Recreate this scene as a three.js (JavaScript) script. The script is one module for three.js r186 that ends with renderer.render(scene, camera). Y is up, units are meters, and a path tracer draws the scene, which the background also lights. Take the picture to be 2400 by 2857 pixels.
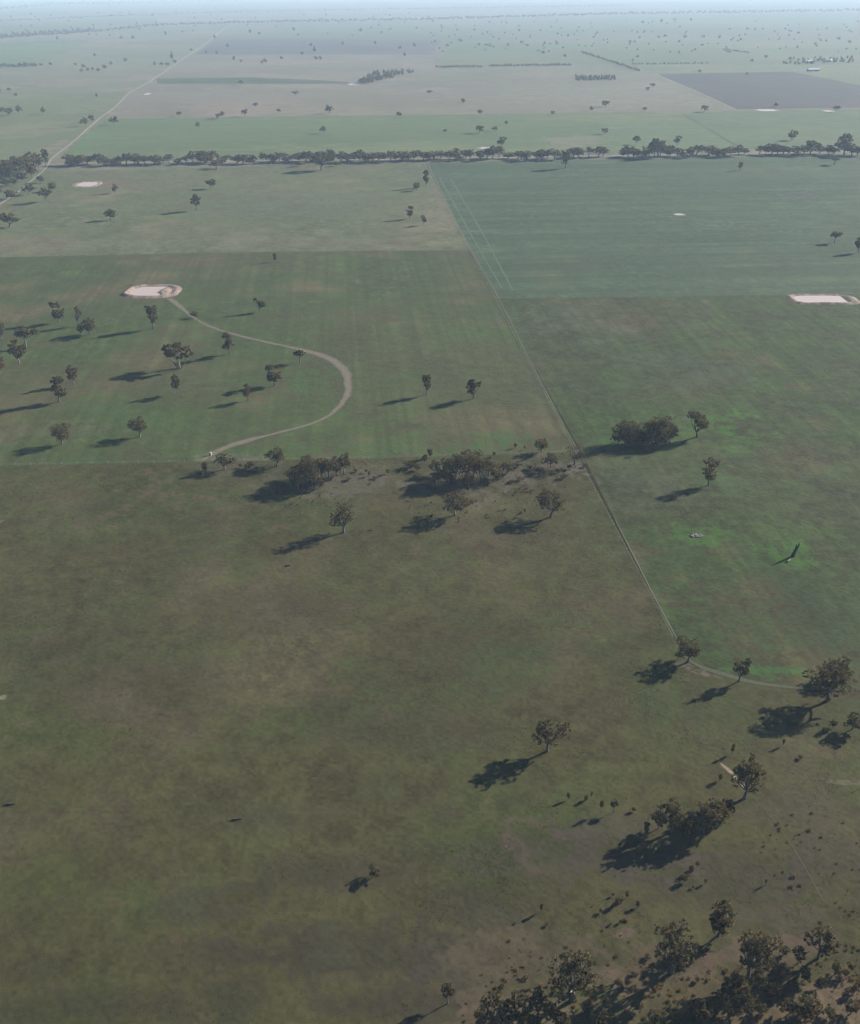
import * as THREE from 'three';
import { Sky } from 'three/addons/objects/Sky.js';
import { mergeGeometries } from 'three/addons/utils/BufferGeometryUtils.js';

// ---------------------------------------------------------------- camera, sky, sun, haze, exposure
const renderer = new THREE.WebGLRenderer({ antialias: true });
renderer.toneMapping = THREE.LinearToneMapping;
renderer.toneMappingExposure = 3.3;
renderer.shadowMap.enabled = true;
const scene = new THREE.Scene();
const camera = new THREE.PerspectiveCamera(53, 860 / 1024, 1, 90000);
camera.position.set(0, 200, 0);
camera.rotation.set(THREE.MathUtils.degToRad(-27.2576), 0, 0);
camera.updateMatrixWorld();

const SUN_EL = THREE.MathUtils.degToRad(23), SUN_AZ = THREE.MathUtils.degToRad(32);
const sunDir = new THREE.Vector3(Math.cos(SUN_EL) * Math.cos(SUN_AZ), Math.sin(SUN_EL), -Math.cos(SUN_EL) * Math.sin(SUN_AZ));
const sky = new Sky();
sky.name = 'sky';
sky.scale.setScalar(80000);
sky.material.uniforms.sunPosition.value.copy(sunDir);
sky.material.uniforms.turbidity.value = 3;
sky.material.uniforms.rayleigh.value = 1.1;
sky.material.uniforms.mieCoefficient.value = 0.004;
sky.material.uniforms.mieDirectionalG.value = 0.75;
sky.material.uniforms.cloudCoverage.value = 0;
sky.userData.kind = 'structure';
scene.add(sky);
scene.environmentIntensity = 0.1;
const sun = new THREE.DirectionalLight(new THREE.Color(1, 0.94, 0.84), 5);
sun.position.copy(sunDir).multiplyScalar(2500).add(new THREE.Vector3(0, 0, -900));
sun.target.position.set(0, 0, -900);
sun.castShadow = true;
sun.shadow.mapSize.set(4096, 4096);
sun.shadow.camera.left = sun.shadow.camera.bottom = -1500;
sun.shadow.camera.right = sun.shadow.camera.top = 1500;
sun.shadow.camera.near = 100; sun.shadow.camera.far = 6000;
scene.add(sun, sun.target);
scene.fog = new THREE.FogExp2(new THREE.Color().setRGB(0.64, 0.82, 1.0), 0.000074);

// ---------------------------------------------------------------- helpers
function rng(seed) {
  let a = (seed * 2654435761) >>> 0;
  return () => {
    a = (a + 0x6d2b79f5) >>> 0;
    let t = Math.imul(a ^ (a >>> 15), 1 | a);
    t = (t + Math.imul(t ^ (t >>> 7), 61 | t)) ^ t;
    return ((t ^ (t >>> 14)) >>> 0) / 4294967296;
  };
}
const NT = new Float32Array(65536);
{ const r = rng(77); for (let i = 0; i < 65536; i++) NT[i] = r(); }
function vnoise(x, y) {
  const xi = Math.floor(x), yi = Math.floor(y);
  let u = x - xi, v = y - yi;
  u = u * u * (3 - 2 * u); v = v * v * (3 - 2 * v);
  const x0 = xi & 255, x1 = (xi + 1) & 255, y0 = (yi & 255) << 8, y1 = ((yi + 1) & 255) << 8;
  const a = NT[y0 | x0], b = NT[y0 | x1], c = NT[y1 | x0], d = NT[y1 | x1];
  return a + (b - a) * u + (c - a) * v + (a - b - c + d) * u * v;
}
// layered value noise, about -1 .. 1
function fbm(x, y, oct) {
  let s = 0, a = 1, n = 0;
  for (let i = 0; i < oct; i++) {
    s += a * (vnoise(x, y) * 2 - 1); n += a;
    const t = x * 1.62 - y * 1.21 + 17.3; y = x * 1.21 + y * 1.62 + 5.1; x = t; a *= 0.55;
  }
  return s / n * 1.6;
}
const sstep = (a, b, x) => { const t = Math.min(1, Math.max(0, (x - a) / (b - a))); return t * t * (3 - 2 * t); };
const toSrgb = (c) => c <= 0.0031308 ? c * 12.92 : 1.055 * Math.pow(c, 1 / 2.4) - 0.055;
const LUT = new Uint8Array(4097);
for (let i = 0; i <= 4096; i++) LUT[i] = Math.round(255 * toSrgb(i / 4096));
const lin = (r, g, b) => new THREE.Color().setRGB(r, g, b);

const taken = {};
function numbered(name) {
  taken[name] = (taken[name] ?? -1) + 1;
  return taken[name] ? name + '_' + String(taken[name]).padStart(3, '0') : name;
}
function put(o, name, { label, category, group, kind } = {}) {
  o.name = numbered(name);
  if (label) o.userData.label = label;
  if (category) o.userData.category = category;
  if (group) o.userData.group = group;
  if (kind) o.userData.kind = kind;
  scene.add(o);
  return o;
}
function mesh(geo, mat, name) {
  const m = new THREE.Mesh(geo, mat);
  if (name) m.name = name;
  m.castShadow = m.receiveShadow = true;
  return m;
}

// ---------------------------------------------------------------- ground materials
const FA = THREE.MathUtils.degToRad(-4.93);      // bearing of the fence grid
const fdx = Math.sin(FA), fdz = -Math.cos(FA);             // along the long fence
const along = (x, z) => x * fdx + z * fdz, across = (x, z) => x * -fdz + z * fdx;

// soil and sward colours; rect is [x0, z0, x1, z1] in metres
function groundMaterial({ rect, w, h, seed, base, alt, dry, soil, altBias = 0, dryBias = -0.25, soilBias = -0.75, big = 70, rows, patches = [], fine = 1, rough = 0.95, gain = 0.5, bump = 0.12 }) {
  const GAIN = gain, [x0, z0, x1, z1] = rect, data = new Uint8Array(w * h * 4), r = rng(seed), ox = seed * 37.7, oz = seed * 91.3;
  const bw = bump ? w : 0, bd = bump ? new Uint8Array(w * h * 4) : null;
  for (let j = 0; j < h; j++) {
    const z = z0 + (z1 - z0) * (j + 0.5) / h;
    for (let i = 0; i < w; i++) {
      const x = x0 + (x1 - x0) * (i + 0.5) / w;
      const n1 = fbm(x / big + ox, z / big + oz, 3), n2 = fbm(x / 19 + oz, z / 19 + ox, 3), n3 = fbm(x / 4.3 - ox, z / 4.3, 2), n4 = vnoise(x / 1.1 + oz, z / 1.1) * 2 - 1;
      const a = sstep(-0.5, 0.5, n1 + 0.5 * n2 + 0.25 * n3 + altBias);
      const n5 = fbm(z / (big * 0.8) + 40 - ox, x / (big * 0.8) + oz, 3);
      const d = sstep(-0.25, 0.65, n5 + 0.45 * n2 - 0.35 * n3 + dryBias);
      const s = sstep(-0.05, 0.5, 0.6 * n1 - 0.5 * n5 + 0.6 * n3 + 0.3 * n4 + soilBias);
      let R = base[0] + (alt[0] - base[0]) * a, G = base[1] + (alt[1] - base[1]) * a, B = base[2] + (alt[2] - base[2]) * a;
      R += (dry[0] - R) * d; G += (dry[1] - G) * d; B += (dry[2] - B) * d;
      R += (soil[0] - R) * s; G += (soil[1] - G) * s; B += (soil[2] - B) * s;
      for (const p of patches) {
        const dx = (x - p[0]) / p[2], dz = (z - p[1]) / p[3], q = dx * dx + dz * dz;
        if (q > 4) continue;
        const k = p[5] * sstep(0, 0.7, 0.9 - q * 0.85 + 0.85 * n2 + 0.8 * n3 + 0.3 * n4), c = p[4];
        R += (c[0] - R) * k; G += (c[1] - G) * k; B += (c[2] - B) * k;
      }
      let m = GAIN * (1 + fine * (0.1 * n2 + 0.17 * n3 + 0.15 * n4 + 0.2 * (r() - 0.5)));
      if (rows) for (const [per, amp, dir, wob] of rows) {
        const t = (dir ? along(x, z) : across(x, z)) + wob * n2;
        const st = vnoise(t / per + 9.7 * seed, (dir ? across(x, z) : along(x, z)) / 160) * 2 - 1;
        m *= 1 + amp * st * (0.75 + 0.5 * n2);
      }
      const k = (j * w + i) * 4;
      data[k] = LUT[Math.max(0, Math.min(4096, R * m * 4096 | 0))];
      data[k + 1] = LUT[Math.max(0, Math.min(4096, G * m * (1 + 0.05 * n2) * 4096 | 0))];
      data[k + 2] = LUT[Math.max(0, Math.min(4096, B * m * 4096 | 0))];
      data[k + 3] = 255;
      if (bd) { const v = 128 + 60 * n4 + 40 * n3 + 50 * (r() - 0.5); bd[k] = bd[k + 1] = bd[k + 2] = Math.max(0, Math.min(255, v)); bd[k + 3] = 255; }
    }
  }
  const tex = (d, srgb) => {
    const t = new THREE.DataTexture(d, w, h);
    if (srgb) t.colorSpace = THREE.SRGBColorSpace;
    t.wrapS = t.wrapT = THREE.RepeatWrapping;
    t.magFilter = THREE.LinearFilter; t.minFilter = THREE.LinearFilter;
    t.needsUpdate = true;
    return t;
  };
  const mat = new THREE.MeshPhysicalMaterial({ map: tex(data, true), roughness: rough, specularIntensity: 0.08 });
  if (bd) { mat.bumpMap = tex(bd, false); mat.bumpScale = bump; }
  mat.userData.rect = rect;
  return mat;
}
// a level sheet with the outline pts ([x, z] ...) at height y; uv spans the material's rect
function sheet(pts, y, mat) {
  const tri = THREE.ShapeUtils.triangulateShape(pts.map((p) => new THREE.Vector2(p[0], p[1])), []);
  const g = new THREE.BufferGeometry(), pos = [], uv = [], nor = [], idx = [], rc = mat.userData.rect ?? [0, 0, 1, 1];
  for (const [x, z] of pts) { pos.push(x, y, z); nor.push(0, 1, 0); uv.push((x - rc[0]) / (rc[2] - rc[0]), (z - rc[1]) / (rc[3] - rc[1])); }
  for (const t of tri) {
    const [a, b, c] = t.map((k) => pts[k]);
    const up = (b[1] - a[1]) * (c[0] - a[0]) - (b[0] - a[0]) * (c[1] - a[1]) > 0;
    idx.push(...(up ? t : [t[0], t[2], t[1]]));
  }
  g.setAttribute('position', new THREE.Float32BufferAttribute(pos, 3));
  g.setAttribute('normal', new THREE.Float32BufferAttribute(nor, 3));
  g.setAttribute('uv', new THREE.Float32BufferAttribute(uv, 2));
  g.setIndex(idx);
  return g;
}
function field(name, pts, y, mat) { const m = put(mesh(sheet(pts, y, mat), mat), name, { kind: 'structure' }); m.castShadow = false; return m; }

// ---------------------------------------------------------------- the plain
const plainMat = groundMaterial({ rect: [-6000, -6000, 6000, 6000], w: 1024, h: 1024, seed: 3, base: [0.135, 0.155, 0.085], alt: [0.17, 0.165, 0.11], dry: [0.21, 0.185, 0.13], soil: [0.15, 0.13, 0.105], big: 900, fine: 0.6, bump: 0 });
field('ground', [[-42000, 3000], [42000, 3000], [42000, -60000], [-42000, -60000]], 0, plainMat);

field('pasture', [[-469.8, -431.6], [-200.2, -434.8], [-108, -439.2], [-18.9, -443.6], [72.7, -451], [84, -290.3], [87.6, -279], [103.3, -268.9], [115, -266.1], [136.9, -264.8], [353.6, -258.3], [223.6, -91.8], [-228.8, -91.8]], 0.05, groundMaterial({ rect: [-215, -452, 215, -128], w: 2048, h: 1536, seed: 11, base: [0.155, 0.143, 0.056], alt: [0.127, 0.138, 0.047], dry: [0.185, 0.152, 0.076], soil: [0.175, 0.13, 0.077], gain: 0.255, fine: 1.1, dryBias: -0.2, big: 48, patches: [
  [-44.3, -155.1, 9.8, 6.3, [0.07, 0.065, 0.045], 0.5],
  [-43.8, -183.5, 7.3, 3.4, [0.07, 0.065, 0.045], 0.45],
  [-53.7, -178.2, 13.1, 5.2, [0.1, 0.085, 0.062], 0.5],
  [-20.6, -165.5, 29.5, 8.1, [0.09, 0.074, 0.05], 0.65],  // browns from here: real soil, darkened further to paint in a dimmer foreground
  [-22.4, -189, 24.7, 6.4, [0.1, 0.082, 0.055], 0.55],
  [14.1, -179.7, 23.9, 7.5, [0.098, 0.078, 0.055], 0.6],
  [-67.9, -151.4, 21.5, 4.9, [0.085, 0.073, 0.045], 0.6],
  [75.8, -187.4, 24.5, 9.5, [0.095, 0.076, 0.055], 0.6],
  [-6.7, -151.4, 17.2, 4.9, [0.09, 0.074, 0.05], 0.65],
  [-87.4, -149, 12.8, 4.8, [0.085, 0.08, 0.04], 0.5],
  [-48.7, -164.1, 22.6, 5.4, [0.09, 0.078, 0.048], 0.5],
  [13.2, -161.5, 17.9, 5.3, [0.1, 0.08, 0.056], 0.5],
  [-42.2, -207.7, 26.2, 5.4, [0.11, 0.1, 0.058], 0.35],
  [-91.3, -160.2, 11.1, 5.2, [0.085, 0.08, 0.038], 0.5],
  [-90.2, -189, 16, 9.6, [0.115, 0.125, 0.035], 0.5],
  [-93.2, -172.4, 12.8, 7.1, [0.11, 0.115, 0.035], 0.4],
  [-58.5, -167.7, 2.5, 1.1, [0.2, 0.13, 0.085], 0.9],
  [-42.3, -419.5, 19.9, 15.4, [0.2, 0.165, 0.115], 0.8],
  [17.2, -419.5, 26.5, 17.4, [0.2, 0.165, 0.115], 0.8],
  [51, -427.3, 20.1, 15.8, [0.2, 0.165, 0.115], 0.75],
  [67.4, -432.6, 6.8, 7.5, [0.26, 0.22, 0.17], 0.6],
  [-85.7, -428.4, 24.7, 10.6, [0.16, 0.14, 0.09], 0.5],
  [11.7, -375, 12.1, 6, [0.18, 0.14, 0.095], 0.5],
  [-33.2, -367.4, 4.4, 4.2, [0.2, 0.165, 0.115], 0.8],
  [39.2, -366.6, 17.8, 8.3, [0.15, 0.12, 0.08], 0.4],
  [93.6, -274.2, 8, 3.7, [0.26, 0.2, 0.15], 0.9],
  [84.9, -277.7, 4.8, 2.7, [0.24, 0.2, 0.15], 0.7],
  [125.6, -260.8, 10.8, 3, [0.2, 0.165, 0.115], 0.5],
  [83.6, -228, 2.8, 1.2, [0.34, 0.27, 0.18], 0.9],
  [86, -223.9, 2.8, 1.4, [0.34, 0.27, 0.18], 0.9],
  [115, -222, 6.9, 0.8, [0.26, 0.22, 0.14], 0.7],
  [49.2, -197.2, 20.3, 10.2, [0.135, 0.105, 0.075], 0.6],
  [27.3, -193.9, 22.6, 9.9, [0.12, 0.1, 0.07], 0.5],
  [30.2, -164.1, 20.3, 6.7, [0.19, 0.14, 0.09], 0.6],
  [45.9, -170.3, 3.5, 1.4, [0.24, 0.17, 0.12], 0.8],
  [90, -151.4, 9.7, 7.3, [0.28, 0.19, 0.125], 0.85],
  [72.1, -149, 11.7, 4.8, [0.25, 0.17, 0.1], 0.8],
  [88.1, -172.4, 14, 5.7, [0.14, 0.105, 0.075], 0.6],
  [61.6, -153.8, 9.8, 6.2, [0.22, 0.155, 0.092], 0.7],
  [18.9, -148.4, 10.6, 3.6, [0.22, 0.155, 0.1], 0.65],
  [101.3, -193.9, 11.3, 9.9, [0.115, 0.092, 0.068], 0.55],
  [81, -164.1, 22.6, 6.7, [0.21, 0.145, 0.095], 0.7],
  [52.3, -161.5, 13.4, 6.6, [0.2, 0.14, 0.092], 0.65],
  [95.3, -211.4, 15.9, 7.4, [0.14, 0.115, 0.075], 0.5],
  [12.7, -152.6, 6.5, 2.5, [0.2, 0.145, 0.1], 0.6],
  [-51.1, -311.7, 21, 12.9, [0.135, 0.1, 0.068], 0.5],
  [-99.1, -268.4, 25.1, 13, [0.135, 0.1, 0.068], 0.45],
  [-125.6, -287.4, 14.8, 8.6, [0.15, 0.11, 0.07], 0.5],
  [-179.3, -378.4, 1.6, 3.5, [0.4, 0.33, 0.2], 0.9],
  [-134.7, -260.8, 1.5, 1, [0.4, 0.36, 0.25], 0.9],
  [-4.7, -244.2, 29.3, 9.1, [0.1, 0.085, 0.06], 0.35],
  [15.9, -281.8, 26, 22.3, [0.09, 0.115, 0.045], 0.4],
  [81.5, -255.9, 18.2, 9.7, [0.1, 0.125, 0.05], 0.4],
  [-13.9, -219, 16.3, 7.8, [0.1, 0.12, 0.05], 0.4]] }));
field('crop_field', [[-807.6, -815.9], [-352.5, -843.7], [-131.5, -864.3], [34.5, -869.6], [72.7, -451], [-18.9, -443.6], [-108, -439.2], [-200.2, -434.8], [-469.8, -431.6]], 0.05, groundMaterial({ rect: [-358, -870, 73, -431], w: 2048, h: 1024, seed: 12, base: [0.115, 0.126, 0.052], alt: [0.094, 0.126, 0.043], dry: [0.155, 0.133, 0.066], soil: [0.14, 0.12, 0.085], gain: 0.36, dryBias: -0.38, soilBias: -0.9, big: 80, fine: 0.8, rows: [[2.6, 0.15, 0, 0.4], [11, 0.07, 0, 1.0]], patches: [
  [-173.4, -499.2, 43.2, 30.7, [0.085, 0.13, 0.04], 0.6],
  [-67.6, -559.1, 16.8, 33, [0.08, 0.14, 0.045], 0.7],
  [42.6, -464, 31.1, 10.9, [0.075, 0.15, 0.04], 0.7],
  [-42.7, -452.2, 70.3, 5.8, [0.085, 0.14, 0.045], 0.6],
  [-187.4, -479.5, 29.5, 11.5, [0.14, 0.125, 0.07], 0.5],
  [-142.4, -543, 24.5, 31.4, [0.13, 0.125, 0.07], 0.4],
  [-64.4, -479.5, 14.8, 11.5, [0.1, 0.14, 0.05], 0.5],
  [-190.4, -622.1, 39.8, 29.6, [0.1, 0.14, 0.05], 0.5],
  [-92.8, -443.6, 18.5, 4.5, [0.17, 0.15, 0.1], 0.6]] }));
field('pasture', [[-1150.9, -1206.5], [-512.8, -1274.2], [-6.1, -1337.5], [34.5, -869.6], [-131.5, -864.3], [-352.5, -843.7], [-807.6, -815.9]], 0.05, groundMaterial({ rect: [-513, -1338, 35, -815], w: 1024, h: 1024, seed: 13, base: [0.155, 0.158, 0.085], alt: [0.13, 0.148, 0.072], dry: [0.19, 0.17, 0.1], soil: [0.17, 0.15, 0.115], gain: 0.44, big: 110, fine: 0.9, patches: [
  [-362.4, -1193.8, 38.3, 18.9, [0.2, 0.13, 0.1], 0.9],
  [-181.7, -893.2, 189.2, 29.8, [0.17, 0.165, 0.11], 0.5],
  [-139.4, -1068.4, 98.9, 77.6, [0.12, 0.135, 0.1], 0.4],
  [9.3, -1122.2, 12.9, 172.3, [0.21, 0.18, 0.12], 0.5]] }));
field('crop_field', [[-6.1, -1337.5], [562.1, -1406.9], [1288.1, -1488], [683.9, -741.6], [311, -732.4], [48, -720.8]], 0.05, groundMaterial({ rect: [-7, -1488, 620, -720], w: 1024, h: 1024, seed: 14, base: [0.102, 0.138, 0.074], alt: [0.09, 0.132, 0.068], dry: [0.12, 0.136, 0.075], soil: [0.13, 0.14, 0.1], gain: 0.38, big: 130, fine: 0.7, dryBias: -0.45, rows: [[6, 0.2, 1, 1], [20, 0.12, 1, 2]], patches: [
  [68.9, -720.8, 31.3, 12.7, [0.1, 0.165, 0.08], 0.8],
  [131, -718.2, 24.3, 10.1, [0.1, 0.16, 0.075], 0.6],
  [460.6, -1299.6, 71, 74, [0.1, 0.16, 0.08], 0.5],
  [28.7, -1068.4, 9.9, 184.6, [0.11, 0.16, 0.1], 0.5]] }));
field('crop_field', [[48, -720.8], [311, -732.4], [683.9, -741.6], [353.6, -258.3], [136.9, -264.8], [115, -266.1], [103.3, -268.9], [87.6, -279], [84, -290.3]], 0.05, groundMaterial({ rect: [47, -742, 329, -258], w: 2048, h: 1536, seed: 15, base: [0.1, 0.116, 0.046], alt: [0.082, 0.12, 0.036], dry: [0.138, 0.122, 0.055], soil: [0.12, 0.105, 0.08], gain: 0.33, dryBias: -0.42, soilBias: -0.9, big: 65, fine: 1.2, rows: [[2.2, 0.16, 0, 0.4], [10, 0.09, 0, 1.2]], patches: [
  [108.6, -367.4, 11.9, 10.8, [0.08, 0.155, 0.032], 0.95],
  [141.3, -350.6, 11.5, 10, [0.08, 0.155, 0.032], 0.95],
  [156, -476.3, 17.1, 21.4, [0.085, 0.16, 0.034], 0.95],
  [146.2, -485.9, 9.9, 13, [0.085, 0.16, 0.034], 0.9],
  [90.5, -464, 14.4, 9.7, [0.08, 0.15, 0.045], 0.7],
  [108.2, -275, 11.2, 5.9, [0.08, 0.16, 0.045], 0.8],
  [132.2, -411.9, 10.9, 14.9, [0.085, 0.15, 0.05], 0.5],
  [93.2, -663.9, 35.6, 44.3, [0.125, 0.125, 0.085], 0.5],
  [146.6, -567.4, 34, 33.8, [0.1, 0.12, 0.08], 0.4],
  [90.9, -411.9, 19.6, 24.9, [0.12, 0.115, 0.075], 0.5],
  [162.3, -432.6, 27.1, 32.4, [0.09, 0.12, 0.05], 0.4],
  [136.2, -311.7, 17.5, 29.2, [0.065, 0.085, 0.055], 0.4],
  [87.7, -432.6, 13.6, 12.9, [0.1, 0.13, 0.05], 0.5]] }));
field('road_reserve', [[-1150.9, -1206.5], [-512.8, -1274.2], [-460.6, -1292.2], [-6.1, -1337.5], [562.1, -1406.9], [1288.1, -1488], [1336, -1547.1], [585.4, -1469.2], [-482, -1357.2], [-1216.7, -1281.4]], 0.1, groundMaterial({ rect: [-539, -1548, 643, -1206], w: 512, h: 256, seed: 16, base: [0.14, 0.14, 0.09], alt: [0.16, 0.15, 0.1], dry: [0.2, 0.17, 0.125], soil: [0.17, 0.14, 0.1], big: 60, bump: 0 }));
field('crop_field', [[-476.1, -1369.3], [-537.9, -1807.3], [-68.1, -1863.7], [434.9, -1885.7], [420.9, -1460], [-6.4, -1402.6]], 0.1, groundMaterial({ rect: [-538, -1886, 435, -1369], w: 512, h: 512, seed: 21, base: [0.12, 0.155, 0.07], alt: [0.108, 0.14, 0.063], dry: [0.144, 0.164, 0.078], soil: [0.102, 0.132, 0.06], gain: 0.54, big: 220, bump: 0, fine: 0.5, rows: [[14, 0.07, 1, 2]], patches: [
  [-492.9, -1536.9, 20.8, 152.7, [0.1, 0.165, 0.06], 0.7],
  [205, -1526.9, 48.2, 69.9, [0.2, 0.17, 0.13], 0.7],
  [330.5, -1644.5, 88.5, 115.1, [0.135, 0.165, 0.09], 0.6]] }));
field('paddock', [[-1216.7, -1281.4], [-483.3, -1361.2], [-539.8, -1814.2], [-625.5, -2287.1], [-881.9, -2265.8], [-1951.7, -2117.8]], 0.1, groundMaterial({ rect: [-882, -2288, -483, -1281], w: 512, h: 512, seed: 22, base: [0.14, 0.158, 0.078], alt: [0.126, 0.142, 0.07], dry: [0.168, 0.167, 0.087], soil: [0.119, 0.134, 0.066], gain: 0.54, big: 220, bump: 0, fine: 0.5, patches: [
  [-508.4, -1488, 16.8, 66.6, [0.22, 0.17, 0.13], 0.7],
  [-860.2, -2376, 125.6, 162.1, [0.11, 0.15, 0.08], 0.5]] }));
field('stubble_field', [[-537.9, -1807.3], [-625.5, -2287.1], [-638.6, -2588.8], [-600, -2471.8], [-176.1, -2471.8], [557, -2747.2], [538.9, -1923.6], [-68.1, -1863.7]], 0.12, groundMaterial({ rect: [-639, -2748, 558, -1807], w: 512, h: 512, seed: 23, base: [0.185, 0.168, 0.115], alt: [0.167, 0.151, 0.104], dry: [0.222, 0.178, 0.129], soil: [0.157, 0.143, 0.098], gain: 0.54, big: 220, bump: 0, fine: 0.5, patches: [
  [-461.5, -2165, 191.5, 135.6, [0.18, 0.16, 0.125], 0.6],
  [360, -2214.3, 195.6, 203, [0.2, 0.2, 0.14], 0.6]] }));
field('crop_field', [[434.9, -1885.7], [541, -1931.3], [1733, -2037.5], [1336, -1547.1], [585.4, -1469.2], [420.9, -1460]], 0.14, groundMaterial({ rect: [420, -2038, 834, -1459], w: 512, h: 512, seed: 24, base: [0.1, 0.14, 0.066], alt: [0.09, 0.126, 0.059], dry: [0.12, 0.148, 0.074], soil: [0.085, 0.119, 0.056], gain: 0.54, big: 220, bump: 0, fine: 0.5 }));
field('ploughed_field', [[557, -2747.2], [918.5, -2825.5], [944.9, -2435], [1048, -2117.8], [994.2, -2003.7], [543.8, -1954.8]], 0.18, groundMaterial({ rect: [543, -2826, 945, -1954], w: 512, h: 512, seed: 25, base: [0.09, 0.08, 0.068], alt: [0.081, 0.072, 0.061], dry: [0.108, 0.085, 0.076], soil: [0.076, 0.068, 0.058], gain: 0.54, big: 220, bump: 0, fine: 0.5 }));
field('lucerne_strip', [[-642.8, -2616.3], [-419.8, -2644.3], [-262.3, -2575.3], [-175.6, -2496.9], [-263.7, -2478], [-610.1, -2478]], 0.3, groundMaterial({ rect: [-643, -2645, -175, -2478], w: 512, h: 512, seed: 26, base: [0.075, 0.095, 0.05], alt: [0.068, 0.086, 0.045], dry: [0.09, 0.101, 0.056], soil: [0.064, 0.081, 0.043], gain: 0.54, big: 220, bump: 0, fine: 0.5 }));
field('stubble_field', [[-648.4, -2630.3], [-737.7, -3522.8], [-3.1, -3522.8], [29.6, -2942.6], [-35.8, -2548.7], [-177.8, -2496.9], [-643.5, -2658.6]], 0.2, groundMaterial({ rect: [-738, -3523, 30, -2496], w: 512, h: 512, seed: 27, base: [0.185, 0.168, 0.118], alt: [0.167, 0.151, 0.106], dry: [0.222, 0.178, 0.132], soil: [0.157, 0.143, 0.1], gain: 0.54, big: 220, bump: 0, fine: 0.5 }));
field('fallow_field', [[-740.8, -3522.8], [-838.4, -4452.5], [-356.1, -4531.7], [43.5, -4375.9], [-3.1, -3522.8]], 0.25, groundMaterial({ rect: [-839, -4532, 44, -3522], w: 512, h: 512, seed: 28, base: [0.11, 0.105, 0.088], alt: [0.099, 0.095, 0.079], dry: [0.132, 0.111, 0.099], soil: [0.093, 0.089, 0.075], gain: 0.54, big: 220, bump: 0, fine: 0.5 }));
field('crop_field', [[-1923.9, -2778], [-1133.9, -2942.6], [-1106.5, -3249.1], [-1346.1, -4452.5], [-1640, -4301.9], [-2636.5, -3845.1]], 0.2, groundMaterial({ rect: [-1640, -4453, -1106, -2778], w: 512, h: 512, seed: 29, base: [0.12, 0.158, 0.075], alt: [0.108, 0.142, 0.068], dry: [0.144, 0.167, 0.084], soil: [0.102, 0.134, 0.064], gain: 0.54, big: 220, bump: 0, fine: 0.5 }));
field('paddock', [[918.5, -2825.5], [944.9, -2435], [1048, -2117.8], [1733, -2037.5], [2615.3, -3127.2], [559.8, -3069.5], [531.6, -2825.5], [557, -2747.2]], 0.16, groundMaterial({ rect: [531, -3128, 1258, -2037], w: 512, h: 512, seed: 30, base: [0.15, 0.17, 0.085], alt: [0.135, 0.153, 0.077], dry: [0.18, 0.18, 0.095], soil: [0.128, 0.145, 0.072], gain: 0.54, big: 220, bump: 0, fine: 0.5 }));
field('paddock', [[29.9, -2977.8], [566.5, -3107.8], [2647.3, -3166.9], [3752.3, -4531.7], [71.8, -4375.9]], 0.22, groundMaterial({ rect: [29, -4532, 1804, -2977], w: 512, h: 512, seed: 31, base: [0.14, 0.162, 0.082], alt: [0.126, 0.146, 0.074], dry: [0.168, 0.172, 0.092], soil: [0.119, 0.138, 0.07], gain: 0.54, big: 500, bump: 0, fine: 0.5 }));
field('stubble_field', [[29.6, -2942.6], [392.1, -3013.9], [528.6, -2809.5], [557, -2747.2], [-174.7, -2484.3], [-35.5, -2522.5]], 0.24, groundMaterial({ rect: [-175, -3014, 558, -2484], w: 512, h: 512, seed: 32, base: [0.175, 0.168, 0.105], alt: [0.158, 0.151, 0.095], dry: [0.21, 0.178, 0.118], soil: [0.149, 0.143, 0.089], gain: 0.54, big: 220, bump: 0, fine: 0.5 }));
field('stubble_field', [[-1346.1, -4452.5], [-999.4, -5507.4], [-737.7, -3522.8], [-648.4, -2630.3], [-625.5, -2287.1], [-881.9, -2265.8], [-1121.1, -2908.2], [-1106.5, -3249.1]], 0.2, groundMaterial({ rect: [-1347, -5508, -625, -2265], w: 512, h: 512, seed: 33, base: [0.165, 0.165, 0.1], alt: [0.149, 0.149, 0.09], dry: [0.198, 0.175, 0.112], soil: [0.14, 0.14, 0.085], gain: 0.54, big: 220, bump: 0, fine: 0.5 }));
field('crop_field', [[-3548, -4613.7], [-1820.5, -4786.8], [-1474.3, -6167.5], [-1780.9, -7403.9], [-2449.8, -6477.1], [-4311, -5628.1]], 0.3, groundMaterial({ rect: [-2450, -7404, -1474, -4613], w: 512, h: 512, seed: 34, base: [0.14, 0.158, 0.085], alt: [0.126, 0.142, 0.077], dry: [0.168, 0.167, 0.095], soil: [0.119, 0.134, 0.072], gain: 0.54, big: 600, bump: 0, fine: 0.5 }));
field('stubble_field', [[-1474.3, -6167.5], [0, -7198.2], [1258.5, -8225], [1519.7, -9953.4], [0, -9247.7], [-1780.9, -7403.9]], 0.3, groundMaterial({ rect: [-1781, -9954, 1520, -6167], w: 512, h: 512, seed: 35, base: [0.19, 0.17, 0.12], alt: [0.171, 0.153, 0.108], dry: [0.228, 0.18, 0.134], soil: [0.162, 0.145, 0.102], gain: 0.54, big: 600, bump: 0, fine: 0.5 }));
field('crop_field', [[847.8, -5507.4], [5199, -6318.6], [7192, -8780.2], [3481.3, -9247.7], [1258.5, -8225]], 0.3, groundMaterial({ rect: [847, -9248, 3482, -5507], w: 512, h: 512, seed: 36, base: [0.14, 0.162, 0.085], alt: [0.126, 0.146, 0.077], dry: [0.168, 0.172, 0.095], soil: [0.119, 0.138, 0.072], gain: 0.54, big: 700, bump: 0, fine: 0.5 }));

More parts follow.
